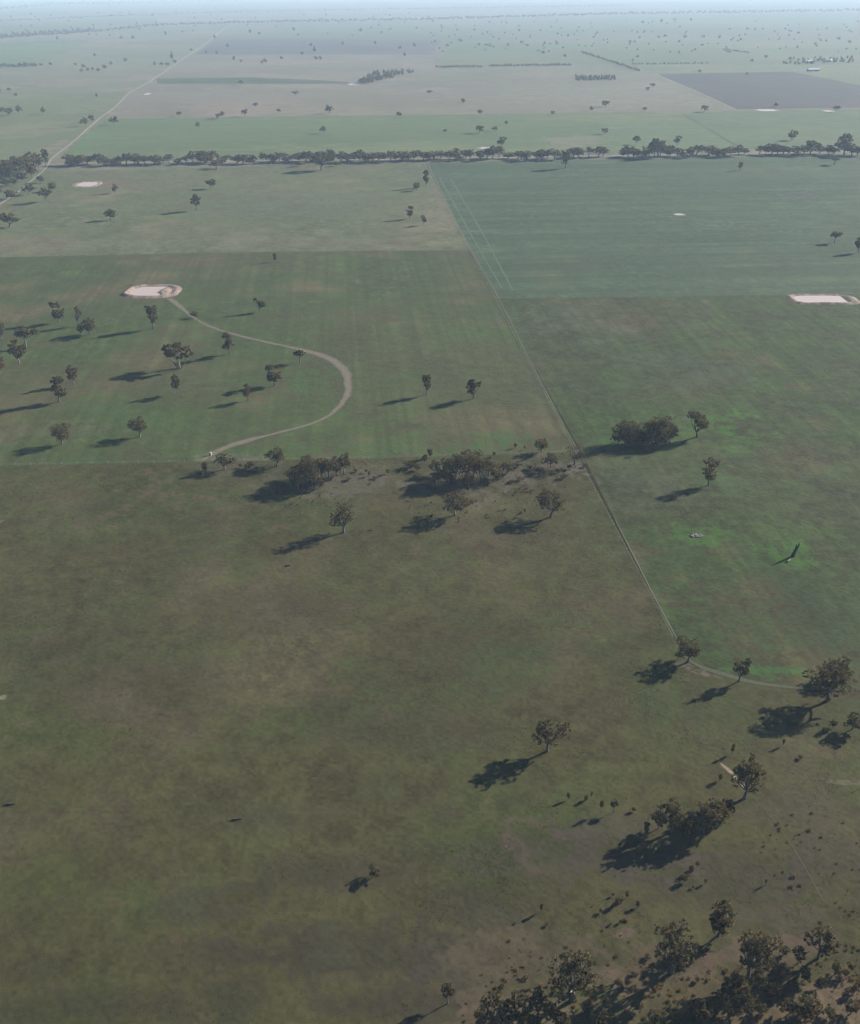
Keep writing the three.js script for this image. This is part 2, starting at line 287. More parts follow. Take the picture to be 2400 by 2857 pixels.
// ---------------------------------------------------------------- tracks and roads
function ribbon(pts, widths, y, seed, step = 3) {
  const r = rng(seed), curve = new THREE.CatmullRomCurve3(pts.map(([x, z]) => new THREE.Vector3(x, y, z)), false, 'centripetal');
  const n = Math.max(8, Math.round(curve.getLength() / step)), pos = [], uv = [], nor = [], idx = [];
  for (let i = 0; i <= n; i++) {
    const t = i / n, p = curve.getPointAt(t), d = curve.getTangentAt(t), k = t * (widths.length - 1), k0 = Math.min(widths.length - 2, Math.floor(k));
    const w = widths[k0] + (widths[k0 + 1] - widths[k0]) * (k - k0);
    const L = w * (0.5 + 0.16 * fbm(i * 0.31, seed, 2) + 0.08 * (r() - 0.5)), Rr = w * (0.5 + 0.16 * fbm(i * 0.29, seed + 9, 2) + 0.08 * (r() - 0.5));
    pos.push(p.x - d.z * L, y, p.z + d.x * L, p.x + d.z * Rr, y, p.z - d.x * Rr);
    nor.push(0, 1, 0, 0, 1, 0); uv.push(0, i * step / 12, 1, i * step / 12);
    if (i < n) idx.push(i * 2, i * 2 + 2, i * 2 + 1, i * 2 + 1, i * 2 + 2, i * 2 + 3);
  }
  const g = new THREE.BufferGeometry();
  g.setAttribute('position', new THREE.Float32BufferAttribute(pos, 3));
  g.setAttribute('normal', new THREE.Float32BufferAttribute(nor, 3));
  g.setAttribute('uv', new THREE.Float32BufferAttribute(uv, 2));
  g.setIndex(idx);
  return g;
}
function trackMaterial(seed, c, grass, ruts = true) {
  const w = 64, h = 512, data = new Uint8Array(w * h * 4), r = rng(seed);
  for (let j = 0; j < h; j++) for (let i = 0; i < w; i++) {
    const u = i / w, n = fbm(i / 9 + seed, j / 14, 3), n2 = fbm(i / 3, j / 4 + seed, 2);
    const rut = ruts ? Math.max(Math.exp(-(((u - 0.3) / 0.11) ** 2)), Math.exp(-(((u - 0.7) / 0.11) ** 2))) : 1 - Math.abs(u - 0.5) * 1.2;
    const k = sstep(0.05, 0.85, rut * 0.85 + 0.45 * n + 0.3 * n2) * sstep(0, 0.22, Math.min(u, 1 - u) + 0.08 * n2), m = 1 + 0.14 * n2 + 0.2 * (r() - 0.5), q = (j * w + i) * 4;
    for (let e = 0; e < 3; e++) data[q + e] = LUT[Math.max(0, Math.min(4096, (grass[e] + (c[e] - grass[e]) * k) * m * 4096 | 0))];
    data[q + 3] = 255;
  }
  const t = new THREE.DataTexture(data, w, h);
  t.colorSpace = THREE.SRGBColorSpace; t.wrapS = t.wrapT = THREE.RepeatWrapping; t.magFilter = THREE.LinearFilter; t.needsUpdate = true;
  return new THREE.MeshPhysicalMaterial({ map: t, roughness: 0.95, specularIntensity: 0.1 });
}
const dirtTrack = trackMaterial(5, [0.115, 0.092, 0.072], [0.046, 0.05, 0.026], false);
const paleDirt = trackMaterial(4, [0.2, 0.155, 0.1], [0.06, 0.052, 0.03], false);
const faintTrack = trackMaterial(6, [0.075, 0.068, 0.047], [0.039, 0.044, 0.024]);
const clayRoad = trackMaterial(7, [0.18, 0.15, 0.12], [0.11, 0.1, 0.072], false);
const cropTrack = trackMaterial(9, [0.06, 0.085, 0.045], [0.043, 0.06, 0.036], false);
function track(name, pts, widths, y, mat, seed, step) { const m = put(mesh(ribbon(pts, widths, y, seed, step), mat), name, { kind: 'structure' }); m.castShadow = false; }
track('track', [[-185.7, -720.8], [-172, -696.1], [-161.6, -678.5], [-148.5, -658.4], [-129.1, -639.3], [-104.7, -622.1], [-81.5, -606.7], [-63.7, -591.9], [-52, -574.2], [-46.5, -549.3], [-46, -526.2], [-49.4, -506.1], [-58, -489.2], [-69.3, -479.5], [-84.9, -468.2], [-95.5, -459.8], [-102.3, -451.6], [-107.3, -441.4]], [5.5, 5, 2.6, 2.6, 2.8, 3, 3.4, 4.2, 6, 7, 7, 6, 4, 2.6, 2.4, 2.8, 5, 3], 0.09, dirtTrack, 3, 3);
track('track', [[-2.4, -1329.7], [33.3, -884], [48.2, -729.8], [60, -580.3], [69.5, -468.8], [72.6, -438.1]], [1.2, 1.1, 0.7, 0.6, 0.5, 0.5], 0.1, dirtTrack, 4, 3);
track('wheel_track', [[11.2, -1229.4], [34.7, -952.4], [53.1, -747]], [2, 1.6, 1.2], 0.1, cropTrack, 15, 6);
track('wheel_track', [[24, -1219.5], [45.9, -952.4], [60.6, -741.6]], [2, 1.6, 1.2], 0.1, cropTrack, 16, 6);
track('track', [[77.7, -381.1], [80, -350.6], [82.7, -315.7], [84.8, -292.6]], [0.35, 0.5, 0.5, 0.5], 0.1, dirtTrack, 5, 3);
track('track', [[83.7, -287.4], [87.4, -278.5], [94.9, -273.1], [103.2, -268.6], [114.9, -265.8], [136.9, -264.5], [165.1, -263.3]], [0.8, 1.8, 2, 0.8, 0.4, 0.35, 0.35], 0.1, faintTrack, 6, 3);
track('road', [[-428.1, -973.7], [-436.1, -1068.4], [-443.6, -1145.2], [-451.1, -1196.9], [-466, -1299.6], [-484.3, -1377.5], [-500.8, -1502.4], [-544.1, -1787], [-568.1, -1970.9], [-615, -2265.8], [-632.6, -2471.8], [-652.8, -2658.6], [-738.2, -3380.6], [-854.6, -4375.9], [-1016.1, -5628.1], [-1145.9, -7003.5]], [3, 3, 4, 4, 6, 6, 6, 7, 7, 7, 8, 8, 7, 7, 7, 7], 0.34, clayRoad, 7, 20);
track('road', [[-1022.8, -1256.6], [-525, -1307], [-468.7, -1329.7], [-6.2, -1373.4], [573.5, -1437.4], [1089.9, -1492.7]], [6, 6], 0.2, clayRoad, 8, 20);
track('track', [[557, -2747.2], [550.9, -2287.1], [543.8, -1954.8]], [4, 4], 0.3, clayRoad, 9, 30);
track('track', [[433.2, -1878.3], [429.7, -1673.6], [421.3, -1473.9]], [3, 3], 0.3, faintTrack, 10, 30);
track('track', [[529.1, -2825.5], [743.3, -2841.7], [928.7, -2858], [1082.6, -3032.2], [1188.2, -3088.5]], [6, 6], 0.4, clayRoad, 12, 40);
track('track', [[83.8, -229.9], [85.4, -227], [86.8, -223.5], [89.2, -218]], [0.5, 1.4, 1.8, 0.6], 0.09, paleDirt, 11, 1);
track('track', [[89.7, -215.2], [93.1, -204.2], [95, -193.9], [96.4, -179.7]], [0.25, 0.3, 0.25], 0.09, faintTrack, 13, 2);

// ---------------------------------------------------------------- dams
const clay = (() => {
  const w = 256, data = new Uint8Array(w * w * 4), r = rng(8);
  for (let j = 0; j < w; j++) for (let i = 0; i < w; i++) {
    const n = fbm(i / 40, j / 40, 4), n2 = fbm(i / 6, j / 6 + 50, 2), m = 1 + 0.18 * n2 + 0.2 * (r() - 0.5), q = (j * w + i) * 4, k = sstep(-0.4, 0.6, n);
    const c = [0.2 - 0.07 * k, 0.16 - 0.07 * k, 0.132 - 0.06 * k];
    for (let e = 0; e < 3; e++) data[q + e] = LUT[Math.max(0, Math.min(4096, c[e] * m * 4096 | 0))];
    data[q + 3] = 255;
  }
  const t = new THREE.DataTexture(data, w, w);
  t.colorSpace = THREE.SRGBColorSpace; t.wrapS = t.wrapT = THREE.RepeatWrapping; t.magFilter = THREE.LinearFilter; t.needsUpdate = true;
  return new THREE.MeshPhysicalMaterial({ map: t, roughness: 0.95, specularIntensity: 0.1 });
})();
const muddyWater = new THREE.MeshPhysicalMaterial({ color: lin(0.29, 0.228, 0.195), roughness: 0.5, ior: 1.33 });
// an earth bank round a sheet of milky water; rx, rz are half the bank's length and depth, sq its squareness
function dam(x, z, rx, rz, hgt, sq, label, { share = 1, cut = 0, spoil = false, seed = 1 } = {}) {
  const g = new THREE.Group(), N = 72, r = rng(seed), prof = [[1.16, 0], [1.06, 0.55], [0.97, 1], [0.9, 0.95], [0.8, 0.5], [0.7, 0.12]];
  const at = (a, k) => {
    const c = Math.cos(a), s = Math.sin(a), e = 2 / sq, d = rx > rz ? rz : rx;
    const px = Math.sign(c) * Math.abs(c) ** e, pz = Math.sign(s) * Math.abs(s) ** e, o = (k - 1) * d;
    return [px * (rx + o) , pz * (rz + o)];
  };
  const pos = [], uv = [], idx = [];
  for (let i = 0; i <= N; i++) {
    const a = i / N * Math.PI * 2, wob = 1 + 0.06 * fbm(Math.cos(a) * 2 + seed, Math.sin(a) * 2, 3), hh = hgt * (0.8 + 0.45 * fbm(Math.cos(a) * 1.7 + 9 + seed, Math.sin(a) * 1.7, 3));
    for (const [k, y] of prof) {
      const [px, pz] = at(a, k);
      pos.push(px * wob, Math.max(0.02, y * hh), pz * wob); uv.push(px / 22, pz / 22 + y * 0.1);
    }
  }
  const P = prof.length;
  for (let i = 0; i < N; i++) for (let k = 0; k < P - 1; k++) { const b = i * P + k; idx.push(b, b + 1, b + P, b + 1, b + P + 1, b + P); }
  const bg = new THREE.BufferGeometry();
  bg.setAttribute('position', new THREE.Float32BufferAttribute(pos, 3)); bg.setAttribute('uv', new THREE.Float32BufferAttribute(uv, 2)); bg.setIndex(idx); bg.computeVertexNormals();
  g.add(mesh(bg, clay, 'bank'));
  const wp = [];
  for (let i = 0; i < N; i++) { const a = i / N * Math.PI * 2, [px, pz] = at(a, 0.78); wp.push([Math.min(px, rx * (1 - cut)) , pz]); }
  g.add(mesh(sheet(wp, hgt * 0.22, muddyWater), muddyWater, 'water'));
  if (spoil) {
    const sg = new THREE.SphereGeometry(1, 28, 12, 0, Math.PI * 2, 0, Math.PI / 2), p = sg.attributes.position;
    for (let i = 0; i < p.count; i++) { const n = 1 + 0.28 * fbm(p.getX(i) * 2 + seed, p.getZ(i) * 2, 3); p.setXYZ(i, p.getX(i) * n * rx * 0.26, p.getY(i) * n * hgt * 0.75, p.getZ(i) * n * rz * 0.62); }
    sg.computeVertexNormals();
    const s = mesh(sg, clay, 'spoil_heap'); s.position.set(rx * (1 - cut) * 0.9, 0.05, 0); g.add(s);
  }
  g.position.set(x, 0.06, z);
  put(g, 'farm_dam', { label, category: 'dam' });
}
dam(-202.9, -739, 18.7, 15.7, 1.6, 3.0, 'big clay-banked dam at the start of the curved track', { spoil: true, cut: 0.42, seed: 2 });
dam(279.1, -718.2, 22.1, 11.5, 1.1, 4.5, 'big pale rectangular dam at the right edge', { cut: 0.32, seed: 3 });
dam(-382.4, -1187.5, 13.9, 17, 0.6, 2.4, 'small white dam in the pale upper pasture', { seed: 4 });
dam(242, -1019.1, 5.6, 4.8, 0.5, 2.4, 'tiny bare dam alone in the big right green field', { seed: 5 });
dam(79.6, -1469.2, 13.9, 12.6, 0.6, 2.6, 'narrow white dam behind the middle of the roadside belt', { seed: 6 });
dam(595.6, -1939.1, 19.6, 16, 0.5, 3, 'long white dam below the dark ploughed field', { seed: 7 });
dam(699.8, -1923.6, 10.1, 14, 0.5, 3, 'short white dam below the dark ploughed field near the right edge', { seed: 8 });
dam(-169.8, -2459.4, 12.8, 25.2, 0.6, 3, 'white dam at the foot of the dark plantation', { seed: 9 });
dam(-572.3, -2234.7, 6.3, 18.6, 0.6, 3, 'tiny white dam right of the far road', { seed: 10 });

// ---------------------------------------------------------------- fences
const postMat = new THREE.MeshStandardMaterial({ color: lin(0.27, 0.25, 0.22), roughness: 0.9 });
const wireMat = new THREE.MeshStandardMaterial({ color: lin(0.3, 0.3, 0.29), roughness: 0.5, metalness: 0.6 });
function fence(pts, label, gap = 7) {
  const g = new THREE.Group(), posts = [], wires = [], [ox, oz] = pts[0], r = rng(pts.length + Math.round(Math.abs(ox)));
  for (let k = 0; k < pts.length - 1; k++) {
    const [ax, az] = pts[k], [bx, bz] = pts[k + 1], L = Math.hypot(bx - ax, bz - az), n = Math.round(L / gap), yaw = -Math.atan2(bz - az, bx - ax);
    for (let i = 0; i < n; i++) {
      const t = i / n, h = 1.25 + 0.12 * r(), b = new THREE.BoxGeometry(0.1, h, 0.1);
      b.rotateZ((r() - 0.5) * 0.1); b.translate(ax + (bx - ax) * t - ox, h / 2 + 0.04, az + (bz - az) * t - oz); posts.push(b);
    }
    for (const y of [0.35, 0.65, 0.92, 1.15]) { const b = new THREE.BoxGeometry(L, 0.012, 0.012); b.rotateY(yaw); b.translate((ax + bx) / 2 - ox, y, (az + bz) / 2 - oz); wires.push(b); }
  }
  const pm = mesh(mergeGeometries(posts), postMat, 'posts'); pm.userData.kind = 'stuff';
  const wm = mesh(mergeGeometries(wires), wireMat, 'wires'); wm.userData.kind = 'stuff';
  g.add(pm, wm); g.position.set(ox, 0.05, oz);
  put(g, 'wire_fence', { label, category: 'fence' });
}
fence([[-7.2, -1329.7], [33, -869.6], [46, -720.8], [69.6, -451], [83.4, -293.2]], 'long straight fence running from the near gum up to the roadside belt');
fence([[-267.8, -433.7], [-200.4, -435.3], [-108.1, -439.7], [-18.9, -444.2], [72, -451]], 'cross fence along the boundary strip of groves, left of the long fence');
fence([[-625.8, -1267.1], [-461.2, -1294.1], [-6.1, -1339.4], [562.9, -1409], [789.7, -1433]], 'fence along the near side of the roadside belt');

// ---------------------------------------------------------------- trees
const bark = new THREE.MeshPhysicalMaterial({ color: lin(0.11, 0.092, 0.076), specularIntensity: 0.2, roughness: 0.9 });
const deadWood = new THREE.MeshPhysicalMaterial({ specularIntensity: 0.2, color: lin(0.06, 0.05, 0.042), roughness: 0.9 });
const leafMat = new THREE.MeshPhysicalMaterial({ color: 0xffffff, vertexColors: true, roughness: 0.95, specularIntensity: 0.25, transmission: 0.4, thickness: 0, side: THREE.DoubleSide });
// crown lobes: centre x, z in half widths, y in heights; radii the same way. fork: where the limbs part, in heights
const STYLES = {
  round: { fork: 0.2, lobes: [[0, 0.6, 0, 0.8, 0.36, 0.8], [-0.3, 0.5, 0.2, 0.6, 0.28, 0.55], [0.35, 0.52, -0.15, 0.6, 0.28, 0.6]] },
  dense: { fork: 0.12, fill: 1.7, lobes: [[0, 0.55, 0, 0.92, 0.44, 0.92], [0, 0.7, 0, 0.75, 0.3, 0.75], [0.1, 0.4, 0.1, 0.8, 0.3, 0.8]] },
  oval: { fork: 0.24, lobes: [[0.05, 0.72, 0, 0.62, 0.27, 0.62], [-0.4, 0.56, 0.1, 0.5, 0.22, 0.5], [0.42, 0.55, 0.15, 0.5, 0.22, 0.5], [0, 0.48, -0.35, 0.5, 0.2, 0.5]] },
  slim: { fork: 0.2, lobes: [[0, 0.8, 0, 0.75, 0.19, 0.75], [0.15, 0.58, 0.1, 0.7, 0.2, 0.65], [-0.2, 0.4, 0, 0.55, 0.17, 0.55]] },
  openspread: { fork: 0.26, lobes: [[-0.55, 0.6, 0.1, 0.42, 0.2, 0.42], [0.55, 0.58, 0.05, 0.42, 0.22, 0.42], [0.05, 0.82, -0.1, 0.5, 0.17, 0.5], [0.1, 0.58, 0.55, 0.4, 0.18, 0.4], [-0.1, 0.6, -0.55, 0.4, 0.18, 0.42], [0.3, 0.74, 0.25, 0.36, 0.16, 0.36]] },
  bigspread: { fork: 0.24, lobes: [[-0.6, 0.58, 0.1, 0.4, 0.22, 0.42], [0.6, 0.56, 0.1, 0.4, 0.22, 0.42], [-0.2, 0.8, 0, 0.48, 0.18, 0.5], [0.32, 0.78, -0.1, 0.45, 0.19, 0.45], [0.05, 0.55, 0.58, 0.45, 0.2, 0.4], [0, 0.56, -0.6, 0.45, 0.2, 0.4], [0, 0.62, 0, 0.5, 0.22, 0.5]] },
  sparse: { fork: 0.22, fill: 0.7, lobes: [[-0.45, 0.6, 0.1, 0.42, 0.2, 0.42], [0.45, 0.52, 0, 0.4, 0.2, 0.4], [0, 0.82, 0, 0.5, 0.17, 0.5], [0.15, 0.62, 0.45, 0.38, 0.2, 0.36], [-0.1, 0.42, -0.4, 0.42, 0.16, 0.4], [0.3, 0.36, 0.2, 0.36, 0.13, 0.36]] },
  umbrella: { fork: 0.42, lobes: [[-0.5, 0.72, 0, 0.46, 0.16, 0.46], [0.5, 0.7, 0.1, 0.46, 0.17, 0.46], [0, 0.84, 0, 0.55, 0.15, 0.6], [0.05, 0.72, 0.5, 0.42, 0.14, 0.4], [0, 0.72, -0.5, 0.42, 0.14, 0.4]] },
  twolobe: { fork: 0.2, lobes: [[-0.15, 0.84, 0, 0.72, 0.15, 0.7], [0.1, 0.5, 0, 0.8, 0.2, 0.8], [-0.1, 0.36, 0.15, 0.6, 0.14, 0.6]] },
  leaning: { fork: 0.2, lean: 0.3, lobes: [[0.3, 0.62, 0, 0.6, 0.24, 0.6], [-0.5, 0.88, 0, 0.34, 0.11, 0.34], [0.1, 0.74, 0.1, 0.5, 0.2, 0.5], [0.5, 0.48, 0, 0.46, 0.18, 0.5]] },
  sidelobe: { fork: 0.24, lobes: [[-0.3, 0.62, 0, 0.52, 0.33, 0.52], [-0.25, 0.82, 0, 0.45, 0.16, 0.45], [0.65, 0.72, 0, 0.34, 0.13, 0.34], [-0.35, 0.42, 0, 0.45, 0.16, 0.45]] },
  multistem: { fork: 0.1, lobes: [[-0.6, 0.66, 0, 0.4, 0.24, 0.4], [0.5, 0.7, 0.1, 0.46, 0.24, 0.46], [0, 0.78, -0.3, 0.46, 0.2, 0.46], [-0.1, 0.68, 0.45, 0.46, 0.22, 0.42], [0.72, 0.58, -0.1, 0.3, 0.16, 0.3]] },
  ragged: { fork: 0.2, fill: 0.7, lobes: [[-0.55, 0.8, 0, 0.3, 0.17, 0.3], [0.6, 0.86, 0, 0.28, 0.13, 0.28], [0.05, 0.7, 0, 0.42, 0.2, 0.4], [-0.2, 0.48, 0.1, 0.6, 0.17, 0.55], [0.35, 0.52, -0.1, 0.45, 0.16, 0.45]] },
  bare: { fork: 0.3, fill: 0.16, lobes: [[-0.6, 0.7, 0, 0.4, 0.2, 0.4], [0.5, 0.82, 0.1, 0.5, 0.16, 0.45], [0, 0.86, 0, 0.6, 0.12, 0.5], [0.65, 0.5, 0, 0.34, 0.14, 0.34], [-0.3, 0.5, 0.3, 0.4, 0.14, 0.4]] },
};
function limb(out, pts, r0, r1, sides) {
  const curve = new THREE.CatmullRomCurve3(pts), n = pts.length === 2 ? 2 : 5, base = out.pos.length / 3, up = new THREE.Vector3(0.31, 0.2, 0.93);
  for (let i = 0; i <= n; i++) {
    const t = i / n, p = curve.getPoint(t), d = curve.getTangent(t), a = new THREE.Vector3().crossVectors(d, up).normalize(), b = new THREE.Vector3().crossVectors(d, a), r = r0 + (r1 - r0) * t;
    for (let k = 0; k < sides; k++) {
      const q = k / sides * Math.PI * 2, c = Math.cos(q), s = Math.sin(q), nx = a.x * c + b.x * s, ny = a.y * c + b.y * s, nz = a.z * c + b.z * s;
      out.pos.push(p.x + nx * r, p.y + ny * r, p.z + nz * r); out.nor.push(nx, ny, nz);
    }
    if (i < n) for (let k = 0; k < sides; k++) { const k1 = (k + 1) % sides, o = base + i * sides; out.idx.push(o + k, o + k1, o + sides + k, o + k1, o + sides + k1, o + sides + k); }
  }
}
// geometries of one tree, W metres across and H high; leaf: size of a leaf spray; dens: sprays per cubic metre of crown
function treeShape(style, W, H, seed, leaf, budget, sides) {
  const S = STYLES[style], r = rng(seed * 131 + 7), g = () => (r() + r() + r() - 1.5) / 1.5, w2 = W / 2, mir = r() < 0.5 && style !== 'leaning' && style !== 'sidelobe' ? -1 : 1;
  const spin = style === 'leaning' || style === 'sidelobe' ? 0 : (r() - 0.5) * 1.2, cs = Math.cos(spin), sn = Math.sin(spin);
  const lobes = S.lobes.map((l) => {
    const x = (l[0] * cs - l[2] * sn) * mir + g() * 0.09, z = l[0] * sn + l[2] * cs + g() * 0.12, k = 0.93 + g() * 0.2;
    return { c: new THREE.Vector3(x * w2, (l[1] + g() * 0.035) * H, z * w2), r: new THREE.Vector3(l[3] * w2 * k, l[4] * H * k, l[5] * w2 * k) };
  });
  // small outlying tufts break the outline
  if (S.fill !== 1.7) for (let i = 0, n = sides > 5 ? 4 + Math.floor(r() * 3) : 2; i < n; i++) {
    const l = lobes[Math.floor(r() * S.lobes.length)], a = r() * 6.283, up = r() * 1.3 - 0.45, c = l.c.clone().add(new THREE.Vector3(Math.cos(a) * l.r.x * 0.95, up * l.r.y, Math.sin(a) * l.r.z * 0.95)), k = 0.1 + 0.12 * r();
    lobes.push({ c, r: new THREE.Vector3(k * W, k * W * 0.6, k * W) });
  }
  const tk = { pos: [], nor: [], idx: [] }, lean = (S.lean ?? 0) * -w2, tr = 0.014 * H + 0.018 * W;
  const fork = new THREE.Vector3(lean * 0.35 + g() * 0.06 * W, S.fork * H, g() * 0.05 * W);
  const foot = new THREE.Vector3(0, -0.25, 0);
  if (style !== 'multistem') limb(tk, [foot, new THREE.Vector3(g() * 0.03 * W, S.fork * H * 0.5, g() * 0.03 * W), fork], tr * 1.35, tr * 0.85, sides + 1);
  // leaf sprays, gathered in clumps round each lobe's skin
  const vols = lobes.map((l) => l.r.x * l.r.y + l.r.x * l.r.z), tot = vols.reduce((a, b) => a + b, 0), fill = S.fill ?? 1;
  const pos = [], nor = [], col = [], idx = [], v = new THREE.Vector3(), e1 = new THREE.Vector3(), e2 = new THREE.Vector3(), n = new THREE.Vector3();
  const tone0 = 0.85 + 0.3 * r();
  lobes.forEach((l, li) => {
    const from = style === 'multistem' ? foot.clone().add(new THREE.Vector3(l.c.x * 0.12, 0, l.c.z * 0.12)) : fork;
    const mid = from.clone().lerp(l.c, 0.5).add(new THREE.Vector3(l.c.x * 0.14, -0.03 * H + g() * 0.03 * H, l.c.z * 0.14));
    const tip = l.c.clone().add(new THREE.Vector3(0, l.r.y * 0.2, 0));
    limb(tk, [from, mid, tip], tr * (style === 'multistem' ? 0.75 : 0.6), tr * 0.2, sides);
    const nCl = Math.max(4, Math.round(budget / 18 * vols[li] / tot));
    for (let c = 0; c < nCl; c++) {
      const th = r() * Math.PI * 2, cz = r() * 2 - 1, q = Math.sqrt(1 - cz * cz), k = 0.45 + 0.55 * Math.sqrt(r());
      const cc = new THREE.Vector3(q * Math.cos(th) * l.r.x * k, cz * l.r.y * k, q * Math.sin(th) * l.r.z * k).add(l.c);
      if (sides > 4 && c % 3 === 0) limb(tk, [tip.clone().lerp(mid, r() * 0.6), cc], tr * 0.2, tr * 0.05, 3);
      const rc = Math.min(l.r.x, l.r.y * 1.3) * (0.18 + 0.17 * r()) + leaf * 0.4, tone = tone0 * (0.7 + 0.6 * r()), hue = g();
      const nl = Math.round(18 * fill * (0.6 + 0.8 * r()));
      for (let i = 0; i < nl; i++) {
        v.set(g() * rc, g() * rc * 0.7, g() * rc).add(cc);
        const s = leaf * (0.6 + 0.8 * r());
        e1.set(g(), g() - 0.35, g()).normalize(); e2.set(g(), g(), g()).normalize(); n.crossVectors(e1, e2).normalize(); e2.crossVectors(n, e1);
        const b = pos.length / 3, t2 = tone * (0.85 + 0.3 * r());
        for (const [p, o] of [[-0.55, 0], [0.1, -0.42], [0.75, 0.05], [0.05, 0.45]]) { pos.push(v.x + (e1.x * p + e2.x * o) * s, Math.max(0.1, v.y + (e1.y * p + e2.y * o) * s), v.z + (e1.z * p + e2.z * o) * s); nor.push(n.x, n.y, n.z); col.push((0.068 + 0.02 * hue) * t2, (0.05 + 0.006 * hue) * t2, (0.014 - 0.003 * hue) * t2); }
        idx.push(b, b + 1, b + 2, b, b + 2, b + 3);
      }
    }
  });
  const mk = (p, nn, ix, cl) => { const q = new THREE.BufferGeometry(); q.setAttribute('position', new THREE.Float32BufferAttribute(p, 3)); q.setAttribute('normal', new THREE.Float32BufferAttribute(nn, 3)); if (cl) q.setAttribute('color', new THREE.Float32BufferAttribute(cl, 3)); q.setIndex(ix); return q; };
  return { trunk: mk(tk.pos, tk.nor, tk.idx), crown: mk(pos, nor, idx, col) };
}
const protos = {};
function proto(style, lod, k) {
  const key = style + lod + k;
  if (!protos[key]) {
    const slim = style === 'slim' || style === 'twolobe', W = slim ? 7 : 10, H = slim ? 12 : 10;
    protos[key] = { W, H, ...treeShape(style, W, H, style.length * 17 + k * 5 + lod * 3, [0.42, 0.72, 1.15][lod], [2400, 1200, 360][lod], [6, 5, 3][lod]) };
  }
  return protos[key];
}
let treeNo = 0;
// one tree with its foot at x, z; W across, H high; lod 0 near .. 2 far
function tree(style, lod, x, z, W, H, name, label, category, group) {
  const no = treeNo++, r = rng(no + 500), g = new THREE.Group(), own = lod === 0 && W > 4.5;
  let s;
  if (own) s = treeShape(style, W * 1.1, H, no + 40, 0.36, Math.min(5600, 900 + W * H * 21), 6);
  else {
    s = proto(style, Math.max(lod, 1), Math.floor(r() * 3));
    W *= 1.08; g.scale.set(W / s.W, H / s.H, W / s.W * (0.9 + 0.2 * r()));
    g.rotation.y = style === 'leaning' || style === 'sidelobe' ? (r() - 0.5) * 0.5 : r() * Math.PI * 2;
  }
  const dead = style === 'bare';
  g.add(mesh(s.trunk, dead ? deadWood : bark, 'trunk'), mesh(s.crown, leafMat, 'crown'));
  g.position.set(x, 0.05, z);
  put(g, name, { label, category, group });
}
tree('openspread', 0, 34.4, -235.2, 10.7, 11.5, 'gum_tree', 'gum tree with two crown lobes standing alone in the lower middle pasture', 'tree');
tree('oval', 0, 85.4, -279.6, 10, 9.5, 'gum_tree', 'dark gum tree at the near end of the fence line', 'tree');
tree('ragged', 0, 99.5, -268.9, 6.3, 9.3, 'gum_tree', 'ragged forked gum tree on bare soil between the fence end and the big spreading gum', 'tree');
tree('bigspread', 0, 124.6, -259, 15, 13.6, 'gum_tree', 'big wide spreading gum tree beside the right edge of the picture', 'tree');
tree('round', 0, 130.9, -269.7, 9.4, 6.8, 'gum_tree', 'gum tree half hidden behind the big wide spreading gum', 'tree');
tree('openspread', 0, 127.3, -245.1, 5.9, 5.9, 'gum_tree', 'small gum tree cut by the right edge below the big spreading gum', 'tree');
tree('bigspread', 0, 86.7, -215.5, 9.1, 13.4, 'gum_tree', 'gum tree beside the pale sandy scrape at lower right', 'tree');
tree('dense', 0, 68.1, -169.6, 5.8, 11.2, 'gum_tree', 'dense egg-shaped dark tree standing apart above the lower right scrub', 'tree');
tree('openspread', 0, 54.9, -159.4, 10, 13.6, 'gum_tree', 'gum tree with sunlit yellow top left of the egg-shaped tree, lower right', 'tree');
tree('bigspread', 0, 72, -158.2, 8.4, 15.6, 'gum_tree', 'broad gum tree in the middle of the lower right scrub', 'tree');
tree('openspread', 0, 89.5, -163.3, 7.2, 10.1, 'gum_tree', 'gum tree at the far right of the lower right scrub', 'tree');
tree('bigspread', 0, 31.4, -152.3, 10.6, 15.1, 'gum_tree', 'broad gum tree with orange sunlit crown at the bottom edge, right of centre', 'tree');
tree('umbrella', 0, 3.9, -151.6, 3.7, 6, 'gum_tree', 'small bare-stemmed tree with a hollow round crown at the bottom edge', 'tree');
tree('sparse', 0, -35.3, -369.9, 11.2, 14.1, 'gum_tree', 'pale thin-leaved gum tree with the longest shadow in the open pasture', 'tree');
tree('bigspread', 0, 10.5, -385, 14, 10.9, 'gum_tree', 'gum tree with two stems in the pasture below the middle grove', 'tree');
tree('openspread', 0, 50.9, -383.3, 13.5, 11.6, 'gum_tree', 'gum tree with a gap in its crown near the fence, below the bare arching tree', 'tree');
tree('twolobe', 0, 124.7, -414.4, 8.3, 12.7, 'gum_tree', 'upright gum tree with a separate top tuft, right of the fence', 'tree');
tree('leaning', 0, 132, -468.8, 11.1, 13.7, 'gum_tree', 'gum tree leaning left beside the dark round grove in the right field', 'tree');
tree('round', 0, 53.3, -451, 7.7, 6.7, 'gum_tree', 'small round-headed tree at the crop edge just left of the fence', 'tree');
tree('oval', 0, 56, -433.7, 7.7, 6.7, 'gum_tree', 'dark bushy tree in the boundary strip left of the bare arching tree', 'tree');
tree('bare', 0, 67.2, -436.4, 9.1, 10.6, 'gum_tree', 'bare arching tree on the fence line where the boundary strip meets it', 'tree');
tree('openspread', 0, -94.9, -431, 9.9, 7.9, 'gum_tree', 'grey open-crowned tree near the end of the curved track', 'tree');
tree('oval', 0, -71, -434.3, 9.5, 10, 'gum_tree', 'dark double-topped gum tree at the left end of the boundary strip', 'tree');
tree('slim', 0, -103.2, -427.3, 3.1, 5.4, 'gum_tree', 'slim young tree at the left end of the boundary strip', 'tree');
